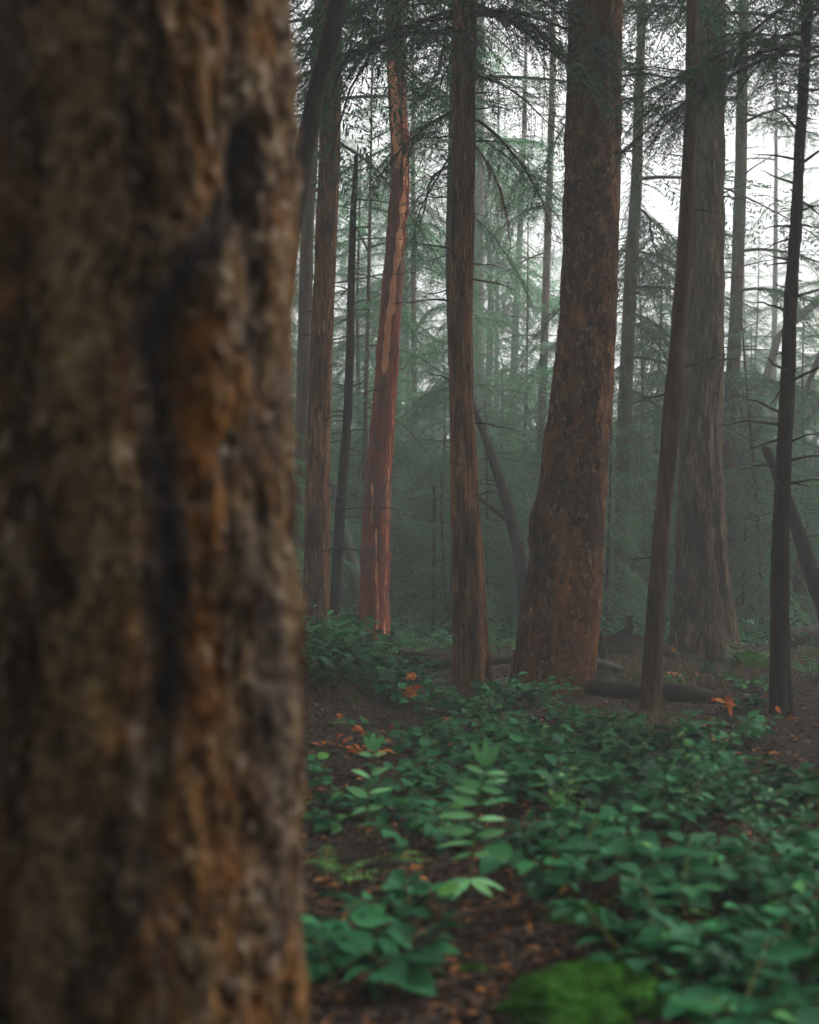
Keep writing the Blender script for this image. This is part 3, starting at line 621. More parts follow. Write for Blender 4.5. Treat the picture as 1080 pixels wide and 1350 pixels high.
leaner('short dark leaning pole beside the foot of the thick red-brown trunk', [(779, 800, 6), (787, 822, 8), (796, 858, 12)], 14, 0, 'bark_dark', 55, 'broken_pole', 0)
leaner('pale leaning stem behind the slender broken-topped stem on the left', [(440, 640, 10), (452, 690, 13), (466, 740, 15), (478, 830, 17)], 22, 0, 'bark_grey', 56)
# leafless broadleaf trees in the bright fog at right
def bare_tree(label, px, py, d, h, r0, seed, lean=0, fork=.45):
    r = np.random.default_rng(seed); b = at(px, py, d); b[2] = gz(b[0], b[1]) - .1
    root = thing('broadleaf_tree', label, 'tree', b); mt_, mc = MB(), MB()
    def grow(p, dv, L, rad, lev):
        n = 6; pts = [p]; q = p.copy(); dd = dv / np.linalg.norm(dv)
        for k in range(n - 1):
            dd = dd + r.normal(0, .09, 3) + np.array([0, 0, .03]); dd /= np.linalg.norm(dd); q = q + dd * L / (n - 1); pts.append(q.copy())
        rr = rad * (1 - .45 * np.linspace(0, 1, n))
        tube(mt_ if lev == 0 else mc, pts, rr, 8 if lev < 2 else 4, cap=False)
        if lev >= 5 or rad < .005: return
        for k in range(2 if lev < 2 else 3):
            a = r.normal(0, 1, 3); a -= dd * np.dot(a, dd); a /= np.linalg.norm(a)
            grow(pts[-1] if k < 2 else pts[r.integers(2, n)], dd + a * r.uniform(.35, .8), L * r.uniform(.6, .85), rr[-1] * r.uniform(.62, .9), lev + 1)
    grow(np.zeros(3), np.array([lean, 0, 1.]), h * fork, r0, 0)
    link('trunk', mt_.mesh('trunk', M['bark_grey']), root); link('branch', mc.mesh('branch', M['bark_grey']), root)
bare_tree('forked leafless tree, pale in the fog, right of the mid grey trunk', 1010, 832, 30, 13, .16, 61, -.08, .52)
bare_tree('leafless forked tree with spreading limbs behind the spiky dead trunk', 1040, 836, 27, 9, .17, 62, -.05, .42)
bare_tree('twisted leafless tree glimpsed between the red trunk and the central trunk', 566, 836, 34, 9, .13, 63, .1, .4)
bare_tree('fine-twigged leafless tree in the fog just left of the thick red-brown trunk', 660, 832, 40, 11, .14, 64, .06, .4)

# ------------------------------------------------------------------ repeated background conifers
def conifer_proto(name, label, group, H, zlo, n, Lmax, lib, seed, r0, prof, wood=1, mat='bark_dull', needle='needle', rb=0., thin=1., nstub=10):
    r = np.random.default_rng(seed); root = thing(name, label, 'tree', (0, 0, -50), 0, group)
    z = np.linspace(-.3, H, 14)
    class SP: pass
    s = SP(); s.base = np.zeros(3)
    wx = .25 * pn(np.stack([z * .15, z * 0 + seed, z * 0], -1)); wy = .25 * pn(np.stack([z * .15, z * 0 + seed + 9, z * 0], -1))
    s.p = lambda q: np.stack([np.interp(q, z, wx), np.interp(q, z, wy), np.asarray(q, float)], -1)
    s.rad = lambda q: np.interp(q, z, r0 * (1 - .95 * np.linspace(0, 1, 14)) + .006)
    m = MB(); tube(m, s.p(z), s.rad(z), 12, rough=.12, seed=seed)
    if nstub: stubs(m, s, r, .8, max(1.2, min(zlo + 3, H * .7)), nstub, (.3, 1.3), 3, .011)
    link('trunk', m.mesh('trunk', M[mat]), root)
    c = MB(); crown_mb(c, s, r, zlo, H - .1, n, Lmax, lib, rb, 2, prof=prof, thin=thin, Lmin=.3)
    link('crown', c.mesh('crown', [M[needle], M['twig']], False), root)
    return root
G1 = 'tall conifers fading into the fog'; G2 = 'young hemlocks filling the understory'
LB1 = 'tall conifer fading into the fog behind the sharp trunks, some added unseen for shade'
LB2 = 'young hemlock with flat layered boughs in the hazy understory'
tall = [conifer_proto('conifer', LB1, G1, 19, 3.0, 54, 3.2, MID, 201, .19, 'cone', 1, thin=.8),
        conifer_proto('conifer', LB1, G1, 17, 3.5, 42, 2.8, MID, 202, .15, 'round', 1, thin=.8),
        conifer_proto('conifer', LB1, G1, 25, 6.5, 58, 3.5, MID, 203, .22, 'round', 1, thin=.85),
        conifer_proto('conifer', LB1, G1, 14, 1.8, 46, 2.6, MID, 204, .11, 'cone', 1, thin=.7)]
young = [conifer_proto('young_hemlock', LB2, G2, 7.5, .3, 70, 2.3, SPRAY, 211, .055, 'cone', 1, 'bark_dark', 'needle_pale', 0, .95, 4),
         conifer_proto('young_hemlock', LB2, G2, 5.0, .2, 52, 1.9, SPRAY, 212, .04, 'cone', 1, 'bark_dark', 'needle_pale', .05, .95, 3),
         conifer_proto('young_hemlock', LB2, G2, 9.5, .5, 80, 2.6, SPRAY, 213, .07, 'cone', 1, 'bark_dark', 'needle_pale', 0, .95, 6),
         conifer_proto('young_hemlock', LB2, G2, 3.2, .1, 40, 1.5, SPRAY, 214, .03, 'cone', 1, 'bark_dark', 'needle_pale', .1, .95, 0)]
LB3 = 'bushy hemlock with drooping green boughs down to the ground in the haze'; G3 = 'bushy hemlocks in the haze'
bushy = [conifer_proto('bushy_hemlock', LB3, G3, 13, .6, 120, 3.3, MID, 221, .10, 'cone', 1, 'bark_dark', 'needle_pale', 0, .9, 6),
         conifer_proto('bushy_hemlock', LB3, G3, 16, 1.2, 120, 3.6, MID, 222, .13, 'cone', 1, 'bark_dark', 'needle_pale', -.08, .85, 8)]
used = set()
def place(protos, k, x, y, sc=1., label=None, group='keep'):
    p = protos[k]; loc = (x, y, gz(x, y) - .03); rz = random.uniform(0, 6.28)
    if id(p) not in used:
        used.add(id(p)); p.location = loc; p.rotation_euler.z = rz; p.scale = (sc,) * 3
        if label: p['label'] = label; del p['group']
        return p
    o = dup(p, loc, rz, sc, None, None, (random.gauss(0, .015), random.gauss(0, .015)))
    o['label'] = label or (LB1 if protos is tall else LB3 if protos is bushy else LB2)
    if label:
        if 'group' in o: del o['group']
    else: o['group'] = G1 if protos is tall else G3 if protos is bushy else G2
    return o
rr = random.Random(5)
def scatter(protos, spots, avoid=1.3):
    done = []
    for (px, dd, k, s) in spots:
        x = (px - 540) / F * dd
        if all(math.hypot(x - a, dd - b) > avoid for a, b in done):
            done.append((x, dd)); place(protos, k, x, dd, s)
# tall: several depth bands, a few gaps where the sky glows through
spots = []
for dd, n in ((29, 3), (36, 4), (44, 5), (53, 5), (63, 5)):
    for i in range(n):
        px = -420 + (i + rr.uniform(.1, .9)) / n * 1900
        if dd < 50 and 930 < px < 1090 and rr.random() < .25: continue
        if 530 < px < 770 and rr.random() < .6: continue
        if dd < 45 and 530 < px < 600 and rr.random() < .6: continue
        spots.append((px, dd + rr.uniform(-3, 3), rr.randrange(4), rr.uniform(.8, 1.15)))
scatter(tall, spots, 1.8)
spots = []
for dd, n in ((20.5, 7), (24, 14), (29, 20), (35, 24), (42, 26), (50, 28)):
    for i in range(n):
        px = -250 + (i + rr.uniform(.1, .9)) / n * 1600
        if 520 < px < 780 and dd > 30 and rr.random() < .45: continue
        k = rr.choice([1, 3, 3] if dd < 23 else [0, 1, 1, 2, 3])
        if dd < 40 and 930 < px < 1090: k = rr.choice([1, 3])
        spots.append((px, dd + rr.uniform(-2, 2), k, rr.uniform(.75, 1.2)))
scatter(young, spots, .9)
scatter(bushy, [(px, d, k, sc) for px, d, k, sc in ((585, 25, 0, .46), (520, 31, 1, .55), (655, 27, 0, .42), (705, 36, 1, .42), (470, 27, 0, .75), (850, 26, 0, .62), (790, 33, 1, .5), (985, 28, 0, .5), (1060, 25, 0, .5), (925, 34, 1, .6),
    (1110, 30, 1, .6), (420, 33, 1, .9), (610, 39, 1, .45), (340, 28, 0, 1), (560, 46, 1, .5), (680, 47, 1, .45), (870, 44, 1, .75), (1000, 44, 1, .8), (1050, 38, 0, .9), (955, 50, 0, 1.1), (760, 52, 1, .5), (1180, 24, 0, .9), (250, 24, 0, .9))], 1.)
def at_px(protos, k, px, d, sc, label): place(protos, k, (px - 540) / F * d, d, sc, label)
at_px(young, 0, 868, 26, 1.05, 'bright green young hemlock with tiered boughs left of the slim leaning trunk')
at_px(young, 1, 1003, 21, 1.1, 'young hemlock with bright flat boughs between the huge furrowed trunk and the spiky dead trunk')
at_px(young, 3, 590, 19.5, .8, 'small feathery hemlock seedling left of the central trunk')
# unseen shade trees added beside and behind the camera to darken the near ground
for (x, y, k, s) in ((-4.5, 2, 2, .95), (4.8, 1.5, 1, .95), (-5.5, 8, 2, 1), (5.2, 7.5, 2, 1.), (-1.8, -5, 2, 1.0), (3.2, -4.5, 2, .95), (-7, -4, 0, .9), (8.2, 11, 1, 1), (-6.2, 14, 1, 1), (9.5, -2, 2, 1), (9.6, 17.5, 2, 1), (13.5, 21, 0, 1), (0.8, -9, 2, 1)):
    place(tall, k, x, y, s)
# the far wood: reads as one mass, joined with an added out-of-view ring
r = np.random.default_rng(77); mb = MB()
for i in range(34):
    px = r.uniform(-300, 1380); dd = r.uniform(74, 112); x = (px - 540) / F * dd; z0 = gz(x, dd); H = r.uniform(6, 12)
    tube(mb, [(x, dd, z0 - .3), (x + .1, dd, z0 + H * .5), (x, dd, z0 + H)], [.2, .13, .01], 5, 1)
    lo = r.uniform(.5, 4)
    for k in range(34):
        q = (k + r.random()) / 34; put_bough(mb, COARSE, r, np.array([x, dd, z0 + lo + (H - lo) * q]), k * 2.4, 3.6 * (1 - q) ** .7 + .5, 0, 0, 0, 0, r.normal(0, .1))
for i in range(130):  # unseen ring of trees, added to block side light and dim the scene
    a = r.uniform(R_(37), R_(323)); rd = r.uniform(16, 46); x, dd = rd * math.sin(a), rd * math.cos(a); z0 = gz(x, dd); H = r.uniform(16, 25)
    if dd < -42: continue
    tube(mb, [(x, dd, z0 - .3), (x + .1, dd, z0 + H * .5), (x, dd, z0 + H)], [.2, .13, .01], 6, 1)
    for k in range(40):
        q = (k + r.random()) / 40; put_bough(mb, COARSE, r, np.array([x, dd, z0 + 2 + (H - 2) * q]), k * 2.4, 4.2 * (1 - q) ** .6 + .5, 0, 0, 0, 0, r.normal(0, .1))
tag(link('far_wood_shade_ring', mb.mesh('far_wood_shade_ring', [M['needle'], M['bark_grey']], False)), 'dim mass of conifers closing the view in the fog, with an unseen ring added for shade', 'woods', kind='stuff')

# ------------------------------------------------------------------ fallen wood
def log(name, label, ends, rads, mat, seed, extra=None, ns=26, rough=.26, broken=True, cat='log'):
    P = np.array([at(*e) for e in ends]); n = 40; t = np.linspace(0, 1, n); tt = np.linspace(0, 1, len(P))
    pts = np.stack([np.interp(t, tt, P[:, k]) for k in range(3)], -1)
    k = 5; pts[k:-k] = np.stack([np.convolve(np.pad(pts[:, j], k, mode='edge'), np.ones(2 * k + 1) / (2 * k + 1), 'valid') for j in range(3)], -1)[k:-k]
    base = pts[n // 2].copy(); base[2] = gz(base[0], base[1]); rad = np.interp(t, tt, rads)
    root = thing(name, label, cat, base); mb = MB(); tube(mb, pts - base, rad, ns, rough=rough, seed=seed)
    link('bole', mb.mesh('bole', M[mat]), root)
    if extra:
        for ex in extra:
            m2 = MB(); Q = np.array([at(*e[:3]) for e in ex]) - base; tube(m2, Q, [e[3] for e in ex], 8, rough=.15, seed=seed + 1)
            link('branch_stub', m2.mesh('branch_stub', M[mat]), root)
    return root
log('fallen_log', 'dark fallen log lying behind the foot of the central trunk', [(524, 872, 12.9), (580, 874, 12.9), (640, 871, 13.2), (705, 862, 13.8)], [.05, .058, .062, .06], 'wood', 71,
    [[(528, 880, 12.8, .05), (526, 866, 12.8, .045), (532, 858, 12.8, .02)], [(527, 860, 12.9, .03), (560, 864, 13, .028), (592, 866, 13.1, .02)]])
log('fallen_log', 'long black fallen log lying across the litter behind the slim leaning trunk', [(768, 905, 11.3), (830, 911, 11.0), (905, 920, 10.8), (962, 932, 10.6), (1015, 946, 10.4)], [.06, .08, .108, .115, .09], 'wood', 72)
log('fallen_log', 'thin pale broken log at the right foot of the thick red-brown trunk', [(772, 872, 13.2), (800, 877, 12.9), (822, 884, 12.6)], [.05, .045, .03], 'bark_grey', 73)
log('fallen_log', 'mossy log lying at the right edge beyond the spiky dead trunk', [(1035, 842, 17.5), (1065, 838, 17.8), (1110, 836, 18.5)], [.13, .14, .14], 'wood', 74)
log('fallen_log', 'half buried dark log low among the foreground leaves', [(440, 1140, 4.8), (520, 1150, 4.7), (600, 1162, 4.6), (700, 1178, 4.5)], [.035, .045, .05, .03], 'wood', 75)
log('fallen_log', 'thin dark log crossing behind the middle of the leafy patch', [(690, 1003, 7.4), (760, 1008, 7.3), (830, 1006, 7.3)], [.03, .04, .03], 'wood', 76)
log('fallen_branch', 'fallen branch on the litter left of the spiky dead trunk', [(930, 905, 11.4), (980, 918, 11.0), (1020, 935, 10.6), (1070, 948, 10.2)], [.012, .02, .022, .016], 'twig', 77)
# root mound with a dead snag
b0 = at(822, 862, 14.6); b0[2] = gz(b0[0], b0[1])
rt = thing('root_mound', 'tangled root mound with a black snag behind the slim leaning trunk', 'mound', b0)
r = np.random.default_rng(8); mb = MB(); th = np.linspace(0, 2 * np.pi, 40, endpoint=False); ph = np.linspace(0, 1, 14)
A, B_ = np.meshgrid(th, ph); rad = .55 * np.cos(B_ * np.pi / 2) ** .8 + .001; q = np.stack([np.cos(A) * 1.2, np.sin(A) * 1.2, B_ * 2], -1); rad = rad * (1 + .35 * fbm(q * 2, 3))
mb.add(np.stack([np.cos(A) * rad * 1.15, np.sin(A) * rad * .8, B_ * .27 * (1 + .3 * pn(q * 1.5)) - .06], -1).reshape(-1, 3), grid_faces(14, 40))
link('soil', mb.mesh('soil', M['soil']), rt)
mb = MB()
for k in range(60):
    a = r.uniform(0, 6.28); p = np.array([math.cos(a) * r.uniform(0, .5), math.sin(a) * .35, r.uniform(.0, .22)]); t = np.linspace(0, 1, 6)
    dv = np.array([math.cos(a) * r.uniform(.1, .6), r.normal(0, .3), r.uniform(-.15, .3)]); w = p + t[:, None] * dv + r.normal(0, .02, (6, 3)); w[:, 2] -= .25 * t ** 2
    tube(mb, w, r.uniform(.004, .011) * (1 - .7 * t) + .001, 4, cap=False)
link('root_tangle', mb.mesh('root_tangle', M['twig']), rt)
mb = MB(); tube(mb, [(.0, -.1, .1), (.02, -.1, .24), (.06, -.1, .30), (.04, -.1, .40), (.10, -.1, .42)], [.07, .06, .055, .035, .012], 9, rough=.3); link('snag', mb.mesh('snag', M['bark_dark']), rt)

# ------------------------------------------------------------------ mossy rock and moss cushions
def mossy(name, label, px, py, d, sx, sy, sz, seed, hollow=False, cat='rock'):
    c = at(px, py, d); g = gz(c[0], c[1]); root = thing(name, label, cat, (c[0], c[1], g - .02)); r = np.random.default_rng(seed)
    th = np.linspace(0, 2 * np.pi, 120, endpoint=False); ph = np.linspace(-.25, 1, 60); A, P = np.meshgrid(th, ph)
    u = np.stack([np.cos(A) * np.cos(P * np.pi / 2), np.sin(A) * np.cos(P * np.pi / 2), np.sin(P * np.pi / 2)], -1)
    k = 1 + .38 * fbm(u * 1.3 + seed, 3) + .06 * fbm(u * 4 + seed, 2) + .05 * fbm(u * 9 + seed, 3) + .012 * pn(u * 28 + seed)
    if hollow:
        hd = np.array([.45, -.75, .35]); hd /= np.linalg.norm(hd); k = k - .38 * np.exp(-((1 - u @ hd) / .10))
    v = u * k[..., None] * np.array([sx, sy, sz])
    mb = MB(); mb.add(v.reshape(-1, 3), grid_faces(60, 120)); link('rock' if cat == 'rock' else 'cushion', mb.mesh('rock', M['moss']), root)
    n = int(3000 * min(1, sx / .2)); i = r.integers(20 * 120, 60 * 120, n); P0 = v.reshape(-1, 3)[i]; dv = u.reshape(-1, 3)[i] + r.normal(0, .45, (n, 3)); dv /= np.linalg.norm(dv, axis=1)[:, None]
    m2 = MB(); q = leaflets(P0, dv, r.normal(0, 1, (n, 3)), r.uniform(.005, .012, n), np.full(n, .003)); m2.add(q.reshape(-1, 3), np.arange(n * 4).reshape(-1, 4), 0, np.repeat(r.random(n), 4))
    link('moss', m2.mesh('moss', M['mossleaf'], False), root)
M['mossleaf'] = leafmat('moss_leaf', [(0, (.014, .058, .005)), (1, (.05, .16, .010))], .35, .8, .1, .05)
mossy('mossy_rock', 'bright green mossy rock at the bottom edge, with a dark hollow on its right side', 785, 1322, 3.15, 0.24, .21, .14, 3, True)
mossy('moss_cushion', 'low moss cushion on bare soil left of the bright mossy rock', 620, 1278, 3.55, .07, .09, .045, 4, False, 'moss')
mossy('moss_cushion', 'low moss cushion just above the bright mossy rock', 762, 1222, 4.0, .10, .12, .06, 5, False, 'moss')
mossy('mossy_rock', 'mossy lump in the grass right of the huge furrowed trunk', 990, 862, 14.2, .24, .2, .16, 6)

# ------------------------------------------------------------------ leaves and plants
def leaf_v(r, L, Wd, fold=.25, curl=.25, n=5, prof=(.0, .72, 1., .82, .42, .0), wav=.0):
    prof = np.asarray(prof); n = len(prof); t = np.linspace(0, 1, n); y = prof * Wd / 2
    z = -curl * L * t ** 2
    mid = np.stack([t * L, 0 * t, z], -1); rows = []
    for s in (-1, -.55, 0, .55, 1):
        rows.append(np.stack([t * L, s * y, z + abs(s) ** 1.3 * y * fold + wav * L * np.sin(t * 9 + s * 2) * abs(s)], -1))
    return np.stack(rows, 1).reshape(-1, 3), grid_faces(n, 5, False)
def frame(dv, nrm):
    x = dv / np.linalg.norm(dv); y = np.cross(nrm, x); y /= np.linalg.norm(y) + 1e-9; return np.stack([x, y, np.cross(x, y)], 1)
def salal_proto(seed, nst, hgt, LL=.086):
    r = np.random.default_rng(seed); lf, st = MB(), MB()
    for k in range(nst):
        a = r.uniform(0, 6.28); h = hgt * r.uniform(.55, 1.1); out = h * r.uniform(.3, .9); t = np.linspace(0, 1, 9)
        p0 = np.array([r.normal(0, .06), r.normal(0, .06), -.02])
        pts = p0 + np.stack([math.cos(a) * out * t ** 1.3, math.sin(a) * out * t ** 1.3, h * (t - .28 * t ** 2.5)], -1); pts[:, :2] += np.cumsum(r.normal(0, .008, (9, 2)), 0)
        tube(st, pts, .0026 * (1 - .55 * t), 5, cap=False)
        m = r.integers(7, 12)
        for j in range(m):
            q = .3 + .7 * (j + .5) / m; p = np.array([np.interp(q, t, pts[:, c]) for c in range(3)])
            b = a + (1 if j % 2 else -1) * r.uniform(.6, 1.5) + r.normal(0, .2); el = r.normal(.05, .28)
            if j == m - 1: b = a + r.normal(0, .3)
            dv = np.array([math.cos(b) * math.cos(el), math.sin(b) * math.cos(el), math.sin(el)])
            nm = np.array([r.normal(0, .35), r.normal(0, .35) - .18, 1.]); nm -= dv * np.dot(nm, dv)
            L = LL * r.uniform(.65, 1.2); v, f = leaf_v(r, L, L * r.uniform(.64, .84), r.uniform(.1, .35), r.uniform(.05, .3), wav=.012)
            pet = p + dv * .012; lf.add(v @ frame(dv, nm).T + pet, f, 0, np.clip(r.normal(.45, .24), 0, 1 if LL < .1 else .6))
            tube(st, [p, pet], .0014, 3, cap=False)
    root = thing('salal_shrub', '', 'shrub', (0, 0, -50))
    link('stem', st.mesh('stem', M['stem']), root); link('foliage', lf.mesh('foliage', M['salal']), root)
    return root
salal = [salal_proto(301, 7, .30), salal_proto(302, 9, .36), salal_proto(303, 6, .24), salal_proto(304, 10, .32), salal_proto(305, 5, .20), salal_proto(306, 12, .42), salal_proto(307, 4, .26, .115), salal_proto(308, 5, .22, .105)]
sal_used = set()
def put_salal(k, x, y, sc, label, group=None):
    p = salal[k]; loc = (x, y, gz(x, y)); rz = random.uniform(0, 6.28)
    if k not in sal_used: sal_used.add(k); p.location = loc; p.rotation_euler = (0, 0, rz); p.scale = (sc,) * 3; o = p
    else: o = dup(p, loc, rz, sc, None, None, (random.gauss(0, .06), random.gauss(0, .06)))
    o['label'] = label
    if group: o['group'] = group
    elif 'group' in o: del o['group']
    return o
def inpoly(x, y, P):
    c = False; j = len(P) - 1
    for i in range(len(P)):
        if (P[i][1] > y) != (P[j][1] > y) and x < (P[j][0] - P[i][0]) * (y - P[i][1]) / (P[j][1] - P[i][1]) + P[i][0]: c = not c
        j = i
    return c
placed = []
for (px, py) in ((622, 1205), (620, 1235), (622, 1175), (628, 1145), (482, 1115), (482, 1150), (470, 1160)):
    h = hit(px, py); placed.append((h[0], h[1]))
def scatter_salal(poly, n, kinds, sc, label, group, mind=.2, seed=1):
    q = random.Random(seed); xs = [p[0] for p in poly]; ys = [p[1] for p in poly]; c = 0
    for _ in range(n * 30):
        if c >= n: break
        px, py = q.uniform(min(xs), max(xs)), q.uniform(min(ys), max(ys))
        if not inpoly(px, py, poly): continue
        h = hit(px, py)
        if h is None or any(math.hypot(h[0] - a, h[1] - b) < mind for a, b in placed): continue
        placed.append((h[0], h[1])); put_salal(q.choice(kinds), h[0], h[1], q.uniform(*sc), label, group); c += 1
GS = 'salal shrubs covering the forest floor'
scatter_salal([(385, 850), (470, 846), (540, 895), (545, 935), (470, 915), (385, 920)], 26, [1, 3, 5], (.95, 1.4), 'salal shrub with small glossy leaves on the bank below the red peeling trunk', 'salal shrubs on the left bank', .22, 2)
scatter_salal([(540, 925), (680, 905), (720, 930), (830, 975), (800, 1060), (640, 1060), (560, 1000)], 30, [0, 1, 2, 3], (.8, 1.15), 'salal shrub in the leafy patch in front of the central and thick red-brown trunks', 'salal shrubs before the middle trunks', .22, 3)
scatter_salal([(640, 1050), (820, 990), (1090, 1010), (1100, 1215), (900, 1235), (690, 1190)], 32, [0, 1, 3, 4, 2], (.85, 1.15), 'dark green salal shrub in the dense leafy carpet at lower right', 'salal shrubs of the lower right carpet', .19, 4)
scatter_salal([(850, 1230), (1100, 1215), (1120, 1420), (900, 1450), (890, 1300)], 10, [0, 2, 7, 3, 7], (.85, 1.1), 'out of focus salal shrub at the bottom right corner beside the mossy rock', 'salal shrubs in the bottom right corner', .2, 5)
scatter_salal([(400, 1010), (560, 1030), (640, 1110), (560, 1150), (400, 1120)], 8, [0, 2, 4], (.8, 1.05), 'salal shrub among fern sprigs right of the huge left trunk', 'salal shrubs beside the huge left trunk', .2, 6)
scatter_salal([(860, 880), (1090, 870), (1090, 950), (1000, 985), (900, 975)], 6, [2, 4], (.7, 1.0), 'sparse low salal plant on the open litter by the spiky dead trunk', 'salal plants on the open litter', .5, 7)
for (px, py, k, s, lb) in ((505, 1340, 6, 1.1, 'big leaved blurred salal plant at lower left beside the huge trunk'), (455, 1275, 7, 1.0, 'small blurred salal plant touching the right edge of the huge left trunk'),
                          (838, 1300, 7, 1.1, 'blurred salal plant leaning over the top of the mossy rock'), (905, 1345, 6, .8, 'blurred large leaved salal plant at the bottom edge right of the mossy rock'), (548, 1225, 4, .9, 'salal plant just above the big leaved one at lower left')):
    h = hit(px, py); put_salal(k, h[0], h[1], s, lb)

def small_shrub(label, px, py, H, n, LL, seed, mat='fern'):
    h = hit(px, py); root = thing('huckleberry_shrub', label, 'shrub', (h[0], h[1], h[2])); r = np.random.default_rng(seed); st, lf = MB(), MB()
    for k in range(n):
        a = r.uniform(0, 6.28); t = np.linspace(0, 1, 7); L = H * r.uniform(.6, 1.2)
        pts = np.stack([math.cos(a) * .5 * L * t ** 1.2, math.sin(a) * .5 * L * t ** 1.2, L * t], -1) + np.cumsum(r.normal(0, .012, (7, 3)), 0); pts[0] = (0, 0, -.02); tube(st, pts, .003 * (1 - .7 * t), 4, cap=False)
        for j in range(22):
            q = r.uniform(.25, 1); p = np.array([np.interp(q, t, pts[:, c]) for c in range(3)]) + r.normal(0, .03, 3) * (H / .4); dv = r.normal(0, 1, 3) * [1, 1, .35]; dv /= np.linalg.norm(dv)
            nm = np.array([r.normal(0, .4), r.normal(0, .4) - .2, 1.]); v, f = leaf_v(r, LL * r.uniform(.6, 1.2), LL * .5, .2, .1); lf.add(v @ frame(dv, nm - dv * np.dot(nm, dv)).T + p, f, 0, r.random())
    link('stem', st.mesh('stem', M['twig']), root); link('foliage', lf.mesh('foliage', M[mat]), root)
for i, (px, py, H, n, LL, mat, lb) in enumerate(((438, 872, .55, 7, .045, 'needle_pale', 'tall fine-leaved shrub on the bank against the huge left trunk'), (500, 900, .35, 6, .035, 'fern', 'light green small-leaved shrub below the red peeling trunk'),
        (655, 985, .28, 5, .035, 'fern', 'small-leaved light shrub in the patch before the thick red-brown trunk'), (900, 1075, .3, 6, .035, 'fern', 'light small-leaved shrub poking out of the salal carpet at right'), (1010, 1130, .3, 5, .04, 'needle_pale', 'small-leaved shrub in the salal carpet near the right edge'),
        (745, 1110, .25, 5, .04, 'fern', 'small yellow-green shrub left in the salal carpet'), (960, 880, .3, 6, .04, 'fern_pale', 'pale twiggy shrub on the litter before the huge furrowed trunk'), (1075, 905, .4, 7, .045, 'needle_pale', 'leafy shrub at the right edge on the litter'), (600, 842, .5, 8, .055, 'needle_pale', 'shrub in the haze left of the foot of the central trunk'))):
    small_shrub(lb, px, py, H, n, LL, 400 + i, mat)
# upright sprigs with paired leaflets
def sprig(label, px, py, d, H, npair, LL, lean, seed, mat='sprig', top=True, whorl=True, az=0., name='leafy_sprig', wr=.36):
    b = at(px, py, d); b[2] = gz(b[0], b[1]) ; root = thing(name, label, 'plant', b); r = np.random.default_rng(seed); st, lf = MB(), MB()
    t = np.linspace(0, 1, 12); pts = np.stack([lean * t ** 1.6, .05 * t, H * t - .12 * abs(lean) * t ** 3], -1); pts[0, 2] = -.03
    tube(st, pts, .0042 * (1 - .6 * t), 6, cap=False)
    def lf_(p, dv, nm, L):
        v, f = leaf_v(r, L, L * wr, .12, r.uniform(.05, .25), prof=(.0, .7, 1., .86, .52, 0)); lf.add(v @ frame(dv, nm - dv * np.dot(nm, dv)).T + p, f, 0, np.clip(r.normal(.5, .2), 0, 1))
    for k in range(npair):
        q = .34 + .62 * k / max(1, npair - 1); p = np.array([np.interp(q, t, pts[:, c]) for c in range(3)])
        L = LL * (1 - .35 * abs(q - .55) / .45) * r.uniform(.85, 1.1)
        for s in (-1, 1):
            dv = np.array([s * math.cos(az) * .92, s * math.sin(az), .30 - .25 * (1 - q)]) + r.normal(0, .2, 3); dv /= np.linalg.norm(dv)
            if r.random() < .08: continue
            lf_(p + np.array([0, 0, r.normal(0, .012)]), dv, np.array([0, -.75, .6]) + r.normal(0, .35, 3), L * r.uniform(.75, 1.15))
    if top:
        for a in (-.5, 0, .5):
            dv = np.array([math.sin(a), 0, math.cos(a)]); lf_(pts[-1], dv, np.array([0, -1., .2]), LL * .8)
    if whorl:
        p = np.array([np.interp(.10, t, pts[:, c]) for c in range(3)])
        for a in (.2, 1.5, 2.9, 4.2, 5.2): lf_(p + np.array([0, 0, .03]), np.array([math.cos(a), math.sin(a), -.18]), np.array([0, -.3, 1.]), LL * 1.15)
    link('stem', st.mesh('stem', M['stem']), root); link('foliage', lf.mesh('foliage', M[mat]), root)
sprig('tall bright green sprig with paired pointed leaflets standing in front of the leafy patch', 620, 1205, 4.25, .43, 8, .125, .055, 1, wr=.27)
sprig('green sprig with drooping top leaves on a pale stalk left of the tallest sprig', 482, 1112, 5.3, .36, 4, .10, .03, 2, 'sprig', True, False)
